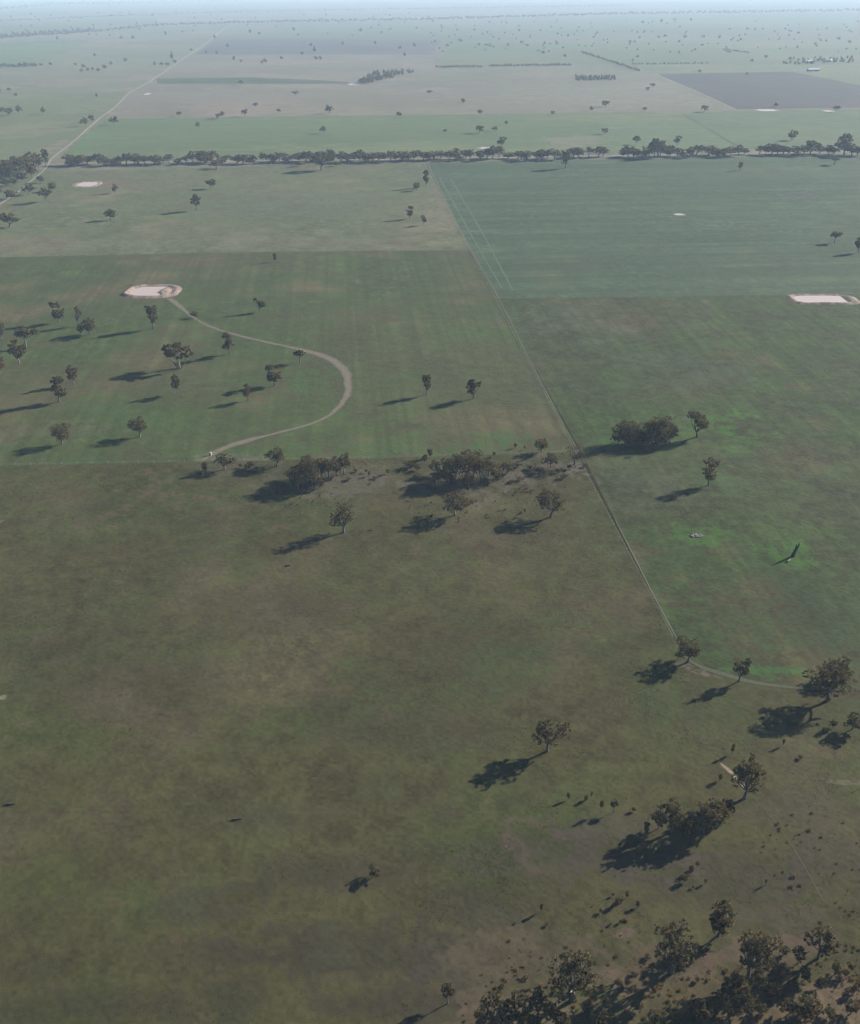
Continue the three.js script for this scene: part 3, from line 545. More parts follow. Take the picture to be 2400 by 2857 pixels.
tree('round', 0, -83.5, -431.6, 5, 3.7, 'gum_tree', 'low round tree between the grey open-crowned tree and the double-topped gum', 'tree');
tree('slim', 1, -1.7, -527.7, 6.7, 12.1, 'gum_tree', 'upright gum tree, left of the pair in the middle of the striped crop', 'tree');
tree('sidelobe', 1, 23.5, -521.8, 9.2, 11.7, 'gum_tree', 'gum tree with a side branch, right of the pair in the striped crop', 'tree');
tree('round', 0, -179.4, -460.4, 9.5, 11, 'gum_tree', 'round dark tree nearest the left edge above the boundary', 'tree');
tree('oval', 0, -143.8, -469.5, 11.1, 10, 'gum_tree', 'dark bushy tree with a long shadow, second from the left above the boundary', 'tree');
tree('twolobe', 1, -199.1, -517.4, 9.4, 14.2, 'gum_tree', 'tall dark gum in front of a thin pale tree at the left', 'tree');
tree('sparse', 1, -199.6, -543.8, 8.2, 12.5, 'gum_tree', 'thin pale many-limbed tree behind a tall dark gum at the left', 'tree');
tree('multistem', 1, -145.9, -570.8, 15.9, 15.8, 'gum_tree', 'widest gum tree inside the loop of the curved track', 'tree');
tree('oval', 1, -138.5, -529.2, 5.9, 11.9, 'gum_tree', 'narrow oval tree just below the widest gum inside the track loop', 'tree');
tree('twolobe', 1, -86.9, -542.2, 9.3, 12.7, 'gum_tree', 'tree with a fan-shaped top over a round lower tuft inside the track loop', 'tree');
tree('sparse', 1, -97.9, -518.9, 7.1, 10.2, 'gum_tree', 'thin grey tree lowest inside the track loop', 'tree');
tree('umbrella', 1, -77.1, -581.2, 7.5, 7.8, 'gum_tree', 'small arched tree touching the curved track', 'tree');
tree('twolobe', 1, -121.3, -596.4, 9.7, 13.8, 'gum_tree', 'tree with an arched top and narrow lower crown below the curved track', 'tree');
tree('slim', 1, -179.9, -648.7, 8.9, 15.9, 'gum_tree', 'tall narrow tree just below the big clay dam', 'tree');
tree('round', 1, -158.2, -672.8, 5.2, 4.9, 'bush', 'dark bush on the track below the big clay dam', 'bush');
tree('leaning', 1, -116.3, -686.6, 8.3, 9.7, 'gum_tree', 'leaning tree right of the big clay dam', 'tree');
tree('twolobe', 1, -246, -662.8, 8.7, 13.5, 'gum_tree', 'two-tiered dark tree left of the big clay dam', 'tree');
tree('sparse', 1, -230.1, -655.1, 5.8, 13.9, 'gum_tree', 'thin brownish tree behind a dark pair, left of the big clay dam', 'tree');
tree('oval', 1, -223.1, -636.2, 5.6, 7.2, 'gum_tree', 'smaller tree of the dark pair left of the big clay dam', 'tree');
tree('round', 1, -217.2, -636.2, 9.7, 11.6, 'gum_tree', 'larger tree of the dark pair left of the big clay dam', 'tree');
tree('sparse', 1, -269.5, -624.1, 6.8, 14.2, 'gum_tree', 'thin tree cut by the left edge, level with the track start', 'tree');
tree('umbrella', 1, -249.4, -610.5, 11.7, 13, 'gum_tree', 'grey flat-topped tree above the dark gum near the left edge', 'tree');
tree('oval', 1, -242.6, -579.4, 12.4, 14.5, 'gum_tree', 'dark gum below the grey flat-topped tree near the left edge', 'tree');
tree('round', 1, -247.7, -562.4, 9.5, 11.3, 'gum_tree', 'dark gum cut by the left edge, lowest of its cluster', 'tree');
tree('slim', 1, -125.1, -828.8, 3.5, 6.9, 'gum_tree', 'small dark tree standing alone at the top edge of the striped crop', 'tree');
tree('oval', 1, -302.8, -993.7, 12, 11.2, 'gum_tree', 'dark tree left of centre in the pale upper pasture, lower of the two there', 'tree');
tree('oval', 1, -230.8, -1038.3, 11.1, 17.4, 'gum_tree', 'tall pear-shaped tree in the pale upper pasture', 'tree');
tree('oval', 1, -238.3, -1160, 11.7, 10.9, 'gum_tree', 'round-topped tree above the pear-shaped tree in the pale upper pasture', 'tree');
tree('sparse', 1, -337.2, -1133.6, 8.9, 9.6, 'gum_tree', 'thin grey tree right of the small white dam', 'tree');
tree('oval', 1, -387.1, -960.8, 19.3, 13.4, 'gum_tree', 'broad dark tree at the left edge of the pale upper pasture', 'tree');
tree('slim', 1, -4.3, -1169, 7.5, 18.6, 'gum_tree', 'tall thin tree nearest the fence in the pale upper pasture', 'tree');
tree('round', 1, -14.8, -1148.1, 9, 9.2, 'gum_tree', 'small round tree beside the tall thin tree by the fence', 'tree');
tree('twolobe', 1, -19.5, -998.2, 7.4, 12.5, 'gum_tree', 'tree with a small separate top tuft in the pale upper pasture', 'tree');
tree('oval', 1, -5.9, -969.4, 6.3, 9.3, 'gum_tree', 'small tree lowest by the fence in the pale upper pasture', 'tree');
tree('openspread', 1, -394.3, -1084, 13.5, 14.4, 'gum_tree', 'tree lowest of the scattered group under the left grove', 'tree');
tree('round', 1, -407.8, -1145.2, 10, 9.7, 'gum_tree', 'tree rightmost of the scattered group under the left grove', 'tree');
tree('openspread', 1, -426.1, -1125.1, 14.5, 10.5, 'gum_tree', 'wide low tree in the middle of the scattered group under the left grove', 'tree');
tree('round', 1, -436.3, -1100.1, 11.7, 10.3, 'gum_tree', 'tree nearest the left edge in the scattered group under the left grove', 'tree');
tree('oval', 1, -438.4, -1196.9, 11, 8.4, 'gum_tree', 'tree highest of the scattered group under the left grove', 'tree');
tree('round', 1, -462.4, -1181.3, 11.4, 8.2, 'gum_tree', 'low tree right of its neighbour at the foot of the left grove', 'tree');
tree('round', 1, -469.4, -1175.1, 13.5, 9.3, 'gum_tree', 'low tree left of its neighbour at the foot of the left grove', 'tree');
tree('oval', 1, -455.1, -1119.4, 6.7, 8.5, 'gum_tree', 'tree cut by the left edge under the left grove', 'tree');
tree('slim', 1, 164.6, -1299.6, 14.8, 22.9, 'gum_tree', 'tall dark tree standing in front of the roadside belt, right of the fence', 'tree');
tree('round', 1, 122, -1357.2, 13.6, 14, 'gum_tree', 'round tree at the front of the roadside belt, just right of the fence', 'tree');
tree('openspread', 1, -130.1, -1285, 27, 21.6, 'gum_tree', 'big open tree in front of the roadside belt above the pale pasture', 'tree');
tree('round', 1, -161, -1314.5, 12, 6.6, 'bush', 'low bush left of the big open tree in front of the roadside belt', 'bush');
tree('round', 1, -114.9, -1314.5, 9.6, 6.7, 'bush', 'low bush right of the big open tree in front of the roadside belt', 'bush');
tree('openspread', 1, -258.1, -1295.9, 18.9, 9.4, 'gum_tree', 'flat-topped tree at the front of the roadside belt, left half', 'tree');
tree('umbrella', 1, -77.2, -1337.5, 10.9, 8.1, 'gum_tree', 'small flat tree at the front of the roadside belt near its middle', 'tree');
tree('slim', 1, 372.6, -1285, 7, 9.8, 'gum_tree', 'small tree alone below the belt in the big right green field', 'tree');
tree('umbrella', 1, 500, -1325.9, 13.9, 10.5, 'gum_tree', 'flat-topped tree below the belt near the right edge', 'tree');
tree('umbrella', 1, 350.3, -896.9, 9.7, 9.8, 'gum_tree', 'small umbrella tree above the big pale dam at the right', 'tree');
tree('oval', 1, 357.2, -860.8, 9, 13.3, 'gum_tree', 'dark tree cut by the right edge above the big pale dam', 'tree');
tree('slim', 0, 88.2, -234.1, 1.3, 3.6, 'sapling', 'dark upright sapling above the pale sandy scrape', 'sapling');
tree('slim', 0, 104.1, -237.7, 1, 2.5, 'sapling', 'small dark sapling below the big spreading gum shadow', 'sapling');
tree('round', 0, 107.3, -232, 1.6, 1.2, 'bush', 'low dark bush right of the small dark sapling under the spreading gum', 'bush');
tree('round', 0, 81.8, -222.8, 1.5, 2.6, 'bush', 'dark bush left of the pale sandy scrape', 'bush');
tree('sparse', 0, 82.6, -281.2, 3.1, 3.3, 'sapling', 'thin leaning sapling against the fence-end gum', 'sapling');
tree('round', 0, 121.8, -246, 2.9, 3, 'bush', 'dark bush beside the spreading gum shadow, nearer the gum', 'bush');
tree('round', 0, 118.3, -243.7, 2, 2, 'bush', 'small dark bush at the tip of the bush group under the spreading gum', 'bush');
tree('round', 0, 124, -241, 2.6, 1.6, 'bush', 'low dark bush nearest the right edge under the spreading gum', 'bush');
tree('slim', 0, 56.8, -201.2, 1.9, 5.3, 'gum_tree', 'dark upright young tree at the left of the lower right grove', 'tree');
tree('slim', 0, 26.9, -176.7, 1.1, 2.6, 'sapling', 'lone dark sapling in the bare lower pasture', 'sapling');
tree('ragged', 0, -14.1, -187.7, 4.4, 3.2, 'dead_bush', 'fallen dead bush in the lower middle pasture', 'dead bush');
tree('slim', 0, 83.7, -185.2, 0.7, 1.9, 'sapling', 'tiny sapling alone right of the lower right grove', 'sapling');
tree('openspread', 0, 84.4, -162, 3.4, 5.3, 'shrub', 'dark bushy shrub left of the far right scrub gum', 'shrub');
tree('round', 0, 82, -164.4, 2.3, 2.7, 'shrub', 'small brown shrub left of the dark bushy shrub in the lower right scrub', 'shrub');
tree('round', 0, 82.2, -149, 6, 5, 'shrub', 'wide dark shrub at the bottom edge of the lower right scrub', 'shrub');
tree('openspread', 0, 13.4, -145.7, 6.7, 10.3, 'gum_tree', 'dark shrubby tree at the bottom edge, leftmost of the bottom clump', 'tree');
tree('openspread', 0, 18.9, -146.1, 7.6, 10.1, 'gum_tree', 'dark shrubby tree at the bottom edge, middle of the bottom clump', 'tree');
tree('openspread', 0, 23.3, -148.3, 5.5, 7.9, 'gum_tree', 'dark shrubby tree against the broad orange-crowned gum at the bottom edge', 'tree');
tree('sparse', 0, 65.8, -153.2, 4.3, 5.8, 'shrub', 'thin dark shrub below the broad gum in the lower right scrub', 'shrub');
tree('round', 0, 58.5, -147.8, 5.5, 5.5, 'shrub', 'round dark shrub at the bottom edge below the yellow-topped gum', 'shrub');
for (const a of [
  ['round', 0, 92, -159.1, 2.9, 3.1], ['oval', 0, 87.6, -155.8, 2.4, 2.8], ['round', 0, 93.9, -158.5, 1.8, 2.4], ['oval', 0, 94.5, -154.3, 2.2, 2.5],
  ['round', 0, 76.8, -153.8, 3.3, 3], ['oval', 0, 80.4, -155.1, 2.6, 2.8], ['round', 0, 72.2, -149.2, 2.8, 2.8], ['oval', 0, 91.8, -149, 3.6, 3.7],
  ['round', 0, 86.8, -148.4, 2.8, 2.8], ['oval', 0, 48.4, -147.3, 3.6, 2.9],
]) tree(...a, 'shrub', 'low shrub in the reddish lower right scrub', 'shrub', 'shrubs of the lower right scrub');
for (const a of [
  ['slim', 0, 38, -215.2, 1.2, 2.4], ['round', 0, 42.9, -214.8, 1.3, 2], ['slim', 0, 44.6, -216.1, 0.9, 1.9], ['round', 0, 55.4, -210.7, 1.3, 1.4],
]) tree(...a, 'sapling', 'small sapling in the loose row left of the lower right grove', 'sapling', 'saplings left of the lower right grove');
tree('umbrella', 0, 46.3, -210.1, 1.5, 4.3, 'sapling', 'thin tall sapling left of its partner by the lower right grove', 'sapling');
tree('umbrella', 0, 49.9, -210.5, 2.2, 4.1, 'sapling', 'larger tall-stemmed sapling right of its partner by the lower right grove', 'sapling');
for (const a of [
  ['round', 0, 68, -190.9, 1.1, 2], ['slim', 0, 66, -189, 1.8, 2.2], ['round', 0, 63.7, -186, 1.8, 2.4], ['slim', 0, 68.7, -185.4, 0.9, 1.5],
  ['round', 0, 65.3, -184, 0.7, 1],
]) tree(...a, 'bush', 'small bush in the loose row below the lower right grove', 'bush', 'bushes below the lower right grove');
for (const a of [
  ['round', 0, 48.4, -180.9, 1.1, 2.6], ['slim', 0, 50.5, -178.2, 1.3, 1.8], ['round', 0, 45, -181.5, 0.8, 1.1], ['slim', 0, 45.6, -178.8, 1.7, 2.1],
  ['round', 0, 41.3, -176.5, 1.1, 1.3], ['slim', 0, 45.5, -173.4, 0.9, 0.9], ['round', 0, 43.1, -172.8, 0.9, 0.7],
]) tree(...a, 'bush', 'small bush in the line running down to the bottom clump', 'bush', 'bushes above the bottom clump');
for (const a of [
  ['round', 0, 27.9, -172.6, 1, 0.9], ['round', 0, 37.3, -162.1, 1.1, 0.9], ['round', 0, 44.3, -156.3, 1.5, 1.9], ['round', 0, 46.1, -159, 1.3, 1],
  ['round', 0, 42.9, -155.8, 0.9, 0.9], ['round', 0, 50.1, -163.5, 1.6, 1.1], ['round', 0, 60.2, -157.3, 1.2, 1.2],
]) tree(...a, 'bush', 'low dark bush on the bare ground left of the lower right scrub', 'bush', 'low bushes on bare ground');
for (const a of [
  ['openspread', 0, 63.7, -203.1, 7.8, 10.1], ['bigspread', 0, 72.3, -202.8, 8.5, 9.9], ['oval', 0, 67.9, -200.3, 5.9, 7.1], ['openspread', 0, 76.7, -205.9, 5.7, 7.1],
  ['bigspread', 0, 80.4, -209.2, 4.2, 5.6], ['oval', 0, 60.7, -204.2, 3.9, 5.6],
]) tree(...a, 'gum_tree', 'gum tree in the dark lower right grove', 'tree', 'gum trees of the lower right grove');
for (const a of [
  ['sparse', 0, -61, -417, 7.4, 8.6], ['openspread', 0, -58.5, -410.4, 7.3, 9.6], ['multistem', 0, -55.5, -414.9, 8.9, 12.5], ['sparse', 0, -51.4, -410.9, 8.9, 11.8],
  ['openspread', 0, -49, -419.5, 9.5, 11.3], ['multistem', 0, -45.4, -419, 7.9, 10.9], ['sparse', 0, -42.7, -424.2, 7.5, 9.9], ['openspread', 0, -39.3, -426.2, 7, 10.5],
  ['multistem', 0, -54.2, -423.1, 9.6, 8.4], ['sparse', 0, -49.1, -411.4, 5.7, 5.2], ['openspread', 0, -56.9, -419.5, 7.4, 9.2],
]) tree(...a, 'gum_tree', 'gum tree in the left grove on the boundary strip', 'tree', 'gum trees of the left boundary grove');
for (const a of [
  ['openspread', 0, 3.9, -415.9, 7.4, 8], ['sparse', 0, 7.1, -422.1, 8, 10.4], ['multistem', 0, 11.4, -418, 9, 11.3], ['openspread', 0, 16.3, -419, 10, 14.8],
  ['sparse', 0, 20, -424.2, 10.7, 12.5], ['multistem', 0, 22.9, -418, 7.9, 10.3], ['openspread', 0, 26.7, -423.1, 7.5, 9.8], ['sparse', 0, 29.5, -419, 6.9, 7.5],
  ['multistem', 0, 33.4, -424.7, 5.9, 6.5], ['openspread', 0, 2.2, -426.2, 5.4, 6.9], ['sparse', 0, 13, -428.4, 7, 8.2], ['multistem', 0, 36, -429.4, 4.3, 4.3],
  ['openspread', 0, 8.3, -414.4, 6.3, 6.3], ['sparse', 0, 17.4, -412.9, 7.3, 6.8],
]) tree(...a, 'gum_tree', 'gum tree in the middle grove on the boundary strip', 'tree', 'gum trees of the middle boundary grove');
for (const a of [
  ['dense', 0, 97.2, -458.6, 10, 6.8], ['round', 0, 109.9, -458, 11.4, 7.2], ['dense', 0, 103.5, -459.2, 8.5, 6.4], ['bigspread', 0, 95.5, -461, 11.9, 12.4],
  ['round', 0, 91.7, -459.8, 7.6, 8.6], ['round', 0, 99.9, -463.4, 8.6, 11.2], ['bigspread', 0, 111.7, -462.2, 14.3, 13.7], ['round', 0, 108.3, -464.6, 9.6, 12.2],
  ['round', 0, 117.4, -462.2, 9.1, 10.1], ['bigspread', 0, 103.6, -459.8, 7.1, 7.1], ['round', 0, 112.4, -458.6, 8.5, 8],
]) tree(...a, 'gum_tree', 'gum tree in the dark round grove in the right field', 'tree', 'gum trees of the dark round grove');
for (const a of [
  ['round', 0, -87.8, -433.2, 1.8, 2.1], ['slim', 0, -80.3, -431, 1.8, 1.6], ['round', 0, -29.3, -427.3, 1.3, 2.1], ['slim', 0, -27.8, -423.6, 1.6, 2.5],
  ['round', 0, -19.4, -426.2, 1.6, 2.8], ['slim', 0, -9.3, -433.2, 6.8, 3.4], ['round', 0, -5.6, -430, 3.4, 3.4], ['slim', 0, 0, -444.2, 3.2, 4.5],
  ['round', 0, -2.5, -438.1, 3, 5], ['slim', 0, 30.4, -445.9, 2.1, 2.3], ['round', 0, 41.3, -455.7, 1.7, 2.9], ['slim', 0, 45.6, -453.9, 1.2, 1.9],
  ['round', 0, 60.9, -421.6, 3.8, 2.3], ['slim', 0, -34.1, -428.4, 2.2, 1.3], ['round', 0, -24.8, -421, 2.7, 1.3], ['slim', 0, -36.8, -419.5, 3.1, 1.5],
  ['round', 0, 40.8, -433.7, 4.5, 2.3], ['slim', 0, 45.8, -431.6, 3.2, 1.7], ['round', 0, 47.4, -424.7, 4, 2], ['slim', 0, 58.9, -427.3, 3.1, 1.9],
  ['round', 0, 40.6, -419.5, 3.1, 1.6], ['slim', 0, 64.5, -431.6, 3.2, 2.2], ['round', 0, 36.9, -417, 3.1, 1.5], ['slim', 0, 72, -433.7, 2.7, 1.5],
]) tree(...a, 'bush', 'small bush in the boundary strip between the groves', 'bush', 'bushes of the boundary strip');
for (const a of [
  ['slim', 0, 0.4, -395.1, 1.1, 1.5], ['slim', 0, 0.6, -382.4, 1.4, 1.7], ['slim', 0, 40.2, -387.7, 1.2, 1.7],
]) tree(...a, 'sapling', 'tiny sapling near the two-stemmed gum and the gap-crowned gum', 'sapling', 'tiny saplings below the middle grove');
for (const a of [
  ['round', 1, -487.9, -1219.5, 16.7, 17.2], ['oval', 1, -481.4, -1226.1, 18, 19.7], ['openspread', 1, -477.2, -1239.5, 19.3, 21.1], ['round', 1, -471.7, -1253.2, 19.5, 22.5],
  ['oval', 1, -470.9, -1274.2, 17.4, 23], ['openspread', 1, -473.6, -1295.9, 14.2, 17.2], ['round', 1, -504.6, -1274.2, 16.3, 15.6], ['oval', 1, -495.5, -1281.4, 17.5, 16.8],
  ['openspread', 1, -488.8, -1292.2, 16.5, 16.4], ['round', 1, -505.5, -1239.5, 17, 18.7], ['oval', 1, -488.1, -1187.5, 16.3, 15.6], ['openspread', 1, -460.1, -1232.8, 13.5, 12.7],
  ['round', 1, -462.1, -1206.5, 13.3, 11.3],
]) tree(...a, 'gum_tree', 'gum tree in the dense grove at the left edge beside the road', 'tree', 'gum trees of the left road grove');
tree('slim', 1, -470.9, -1314.5, 10.8, 21.4, 'gum_tree', 'tall tree beside the road gap at the left end of the roadside belt', 'tree');
for (const a of [
  ['round', 1, -442.2, -1315.2, 15.2, 7.7], ['openspread', 1, -440.8, -1322.4, 21.8, 12.5], ['oval', 1, -432.3, -1318.7, 17, 8.6], ['bigspread', 1, -427.8, -1316.6, 12.9, 13.7],
  ['round', 1, -425.6, -1333.1, 20.5, 10.2], ['openspread', 1, -411.5, -1330.3, 19.6, 13.1], ['oval', 1, -400.6, -1318.3, 17.8, 11.6], ['bigspread', 1, -391.4, -1321.4, 16.2, 8.1],
  ['round', 1, -385.9, -1338.1, 17.3, 8.9], ['openspread', 1, -377.1, -1331.9, 21.5, 13], ['oval', 1, -365.8, -1329.3, 22.1, 13.4], ['bigspread', 1, -361.1, -1327.3, 20.6, 10.3],
  ['round', 1, -355, -1335.4, 13.9, 10.8], ['openspread', 1, -341.8, -1329.8, 22.9, 11.5], ['oval', 1, -333.6, -1327.2, 18.3, 9.1], ['bigspread', 1, -326.6, -1340.8, 14.5, 11],
  ['round', 1, -311.7, -1326.6, 11, 8.5], ['openspread', 1, -304.7, -1339.5, 13.4, 9.3], ['oval', 1, -296.5, -1336.7, 12.7, 15.3], ['bigspread', 1, -287.9, -1349.1, 19.9, 14.1],
  ['round', 1, -279.6, -1334.3, 22.6, 12.4], ['openspread', 1, -273.3, -1350.3, 18.4, 13],
]) tree(...a, 'gum_tree', 'gum tree in the roadside belt between the road gap and the flat-topped tree', 'tree', 'roadside belt, left end');
for (const a of [
  ['round', 1, -259.7, -1333.6, 16, 8], ['openspread', 1, -257.8, -1352.2, 14.7, 7.4], ['oval', 1, -239.6, -1335, 20.3, 10.2], ['bigspread', 1, -232.5, -1333.9, 22.8, 11.4],
  ['round', 1, -224.8, -1333.7, 11, 8.1], ['openspread', 1, -219.3, -1336.2, 10.8, 10.6], ['oval', 1, -211.1, -1357.4, 12.1, 11], ['bigspread', 1, -198.2, -1344.2, 23.1, 11.5],
  ['round', 1, -195.9, -1344.6, 10.9, 10.1], ['openspread', 1, -190.1, -1356.7, 21.2, 10.6], ['oval', 1, -181.1, -1342.3, 13.5, 8.4], ['bigspread', 1, -174.9, -1357.6, 12.3, 7.3],
  ['round', 1, -164.1, -1351, 23.2, 11.6], ['openspread', 1, -156.6, -1353.8, 20.7, 12.4], ['oval', 1, -147.6, -1341.3, 13.1, 13.6], ['bigspread', 1, -138.9, -1362, 14.9, 12],
  ['round', 1, -130.7, -1355.9, 21, 10.7], ['openspread', 1, -124, -1357.6, 14, 14.1], ['oval', 1, -111.3, -1344, 22.8, 14], ['bigspread', 1, -103.2, -1344.1, 21.9, 11],
  ['round', 1, -95.2, -1359.7, 11.3, 8.2], ['openspread', 1, -88.9, -1358, 20.2, 13.9], ['oval', 1, -80.5, -1345.3, 22.2, 11.1], ['bigspread', 1, -72.1, -1348.5, 20.8, 12.7],
  ['round', 1, -64.7, -1359.6, 21.9, 10.9], ['openspread', 1, -49.9, -1355.7, 22, 12.6], ['oval', 1, -43.4, -1361.1, 10.8, 7.2], ['bigspread', 1, -34.3, -1361, 21.7, 11.4],
  ['round', 1, -27.3, -1358.7, 20.4, 10.7], ['openspread', 1, -20.5, -1370.9, 21.4, 10.7], ['oval', 1, -8.5, -1360.7, 20.7, 10.4],
]) tree(...a, 'gum_tree', 'gum tree in the roadside belt between the flat-topped tree and the long fence', 'tree', 'roadside belt, left of the fence');
for (const a of [
  ['round', 1, -2.2, -1363.9, 23.1, 11.5], ['openspread', 1, 4.8, -1367.9, 22.1, 11], ['oval', 1, 14.1, -1374.4, 20.8, 10.4], ['bigspread', 1, 24.9, -1359.1, 14.4, 13.4],
  ['round', 1, 32.8, -1374.6, 12.8, 13.9], ['openspread', 1, 34.6, -1359.1, 16.9, 9.4], ['oval', 1, 45.8, -1378.4, 20, 10], ['bigspread', 1, 50.9, -1370.1, 16.9, 12.5],
  ['round', 1, 63.5, -1359.9, 13.7, 13.5], ['openspread', 1, 73.2, -1377.6, 23.6, 11.8], ['oval', 1, 80.5, -1374.3, 16.7, 17], ['bigspread', 1, 88.9, -1382.5, 15.7, 15.3],
  ['round', 1, 99.7, -1376, 16.4, 8.2], ['openspread', 1, 111.8, -1371, 19.2, 9.6], ['oval', 1, 116.3, -1366.4, 21.1, 10.5], ['bigspread', 1, 136.1, -1373.4, 18.1, 9.5],
  ['round', 1, 143.2, -1367.4, 15.8, 14.2], ['openspread', 1, 151.1, -1381.9, 15, 9.3], ['oval', 1, 158.3, -1367.2, 22.9, 13.2], ['bigspread', 1, 185.6, -1388.6, 23.3, 11.7],
  ['round', 1, 190.8, -1381.5, 18.2, 14.3], ['openspread', 1, 205.8, -1394.5, 12.3, 12.3], ['oval', 1, 217.5, -1390, 18.9, 13.5], ['bigspread', 1, 224.4, -1395.3, 16.1, 11.8],
]) tree(...a, 'gum_tree', 'gum tree in the roadside belt between the long fence and the gap at its right', 'tree', 'roadside belt, right of the fence');
for (const a of [
  ['round', 1, 250.1, -1391.9, 14.8, 8.8], ['openspread', 1, 256.6, -1390.7, 23.9, 13.9], ['oval', 1, 262.3, -1385.7, 21.5, 10.7], ['bigspread', 1, 272.1, -1377.1, 13, 11.3],
  ['round', 1, 283.6, -1392.8, 15.6, 14.6], ['openspread', 1, 288.2, -1381.9, 16.7, 25.3], ['oval', 1, 296.5, -1401.4, 28.4, 17.1], ['bigspread', 1, 296.3, -1385.3, 18.1, 21.7],
  ['round', 1, 308.4, -1399, 12.8, 9], ['openspread', 1, 313.5, -1403.9, 13, 13.5], ['oval', 1, 320.5, -1394.4, 23.5, 11.7], ['bigspread', 1, 325.5, -1385.4, 12, 7.3],
]) tree(...a, 'gum_tree', 'gum tree in the tallest clump of the roadside belt', 'tree', 'roadside belt, tallest clump');
for (const a of [
  ['round', 1, 334.8, -1385.4, 11.5, 15], ['openspread', 1, 348.2, -1405.6, 20.2, 12.8], ['oval', 1, 364.3, -1408.5, 22.6, 12.7], ['bigspread', 1, 368.8, -1402.5, 20.5, 11.3],
  ['round', 1, 370.4, -1389.3, 21.9, 10.9], ['openspread', 1, 380.5, -1390.7, 22.3, 11.2], ['oval', 1, 392.8, -1404.4, 22.3, 11.2], ['bigspread', 1, 400.8, -1398.7, 11.1, 14.2],
  ['round', 1, 412.9, -1413.4, 12.9, 8.4], ['openspread', 1, 432.2, -1411.4, 14, 11.6], ['oval', 1, 439.2, -1409.5, 13.3, 13.9], ['bigspread', 1, 447.6, -1409.8, 23.2, 14.5],
  ['round', 1, 456.2, -1414.4, 22.1, 11.7], ['openspread', 1, 461.9, -1409.2, 23.1, 11.5], ['oval', 1, 471.5, -1416.9, 19, 9.5], ['bigspread', 1, 478.1, -1401.5, 22.2, 12.2],
  ['round', 1, 492.6, -1418.9, 19.4, 9.8], ['openspread', 1, 501.9, -1419.5, 26.1, 17], ['oval', 1, 512.2, -1415.6, 19, 11.3], ['bigspread', 1, 520.9, -1407.6, 11.9, 13],
  ['round', 1, 530, -1413.4, 18.9, 9.5], ['openspread', 1, 539, -1402.5, 28.2, 21.4], ['oval', 1, 549.9, -1404.5, 23.9, 13.5], ['bigspread', 1, 556.7, -1402.3, 22.1, 11.9],
]) tree(...a, 'gum_tree', 'gum tree in the roadside belt right of its tallest clump', 'tree', 'roadside belt, right end');
for (const a of [
  ['oval', 2, -541, -1709.9, 15.3, 14.4], ['round', 2, -547.1, -1767.1, 12.6, 12.4], ['openspread', 2, -499.3, -1722.3, 14.6, 13.7], ['oval', 2, -158.7, -1621.9, 10.9, 12.2],
  ['round', 2, 74.5, -1627.5, 13.1, 13], ['openspread', 2, 97.4, -1644.5, 9.6, 7.7], ['oval', 1, 97.8, -1473.9, 14, 14.6], ['round', 2, 120.6, -1728.6, 6.2, 7.3],
  ['openspread', 2, 22, -1633.1, 5.9, 5.4], ['oval', 2, -357.4, -1679.5, 8.3, 11.1], ['round', 2, 259.1, -1616.3, 10.2, 9.9], ['openspread', 1, 287.5, -1507.2, 11.6, 12],
  ['oval', 1, 341.5, -1492.7, 12.1, 13.4], ['round', 2, 516.8, -1547.1, 16.7, 14.5], ['openspread', 1, 562.5, -1464.6, 18.5, 20.7],
]) tree(...a, 'gum_tree', 'hazy tree scattered in the green fields just beyond the roadside belt', 'tree', 'trees in the fields just beyond the belt');
for (const a of [
  ['round', 2, -663.2, -1878.3, 10, 12.4], ['oval', 2, -652.1, -2155.4, 7.6, 9.1], ['openspread', 2, -866.8, -2276.4, 9, 9.6], ['round', 2, -817.2, -2174.7, 6.7, 8.2],
  ['oval', 2, -880.9, -2265.8, 6, 8.6], ['openspread', 2, -728.1, -1863.7, 13.3, 14], ['round', 2, -713, -1856.5, 14.9, 14.8], ['oval', 2, -702.4, -1871, 13.3, 16.8],
  ['openspread', 2, -422.9, -1842.2, 10.7, 8.6], ['round', 2, -350.8, -1807.3, 11.3, 10.1], ['oval', 2, -346.4, -1828.1, 9, 11.2], ['openspread', 2, -312, -1842.2, 12.3, 12.1],
  ['round', 2, -317.1, -1995.4, 10.6, 8.4], ['oval', 2, -262.2, -1900.7, 9.3, 7.1], ['openspread', 2, -415.7, -2435, 15, 11.4], ['round', 2, -270, -2214.3, 13.7, 9.3],
  ['oval', 2, -172.9, -1885.7, 15.1, 15], ['openspread', 2, -1, -2234.7, 11.8, 8.3], ['round', 2, 61.9, -2054.8, 9.1, 9.7], ['oval', 2, -50.7, -1835.1, 12.3, 8.5],
  ['openspread', 2, 85.2, -1856.5, 8.3, 10.5], ['round', 2, 209.2, -1863.7, 7.5, 7.9], ['oval', 2, 479.4, -2387.6, 12.6, 10], ['openspread', 2, 450, -2287.1, 9.1, 9.7],
  ['round', 2, 319.8, -1995.4, 14.2, 12.1], ['oval', 2, 282.3, -1923.6, 10.3, 8.1], ['openspread', 2, 376.4, -1923.6, 8.6, 7.2], ['round', 2, 479.8, -1915.9, 14.5, 12.5],
  ['oval', 2, 624.7, -1987.1, 12.4, 8.3], ['openspread', 2, 709, -1915.9, 11.9, 10.8],
]) tree(...a, 'gum_tree', 'lone pale-hazed tree in the stubble fields in the upper picture', 'tree', 'lone trees of the upper stubble fields');
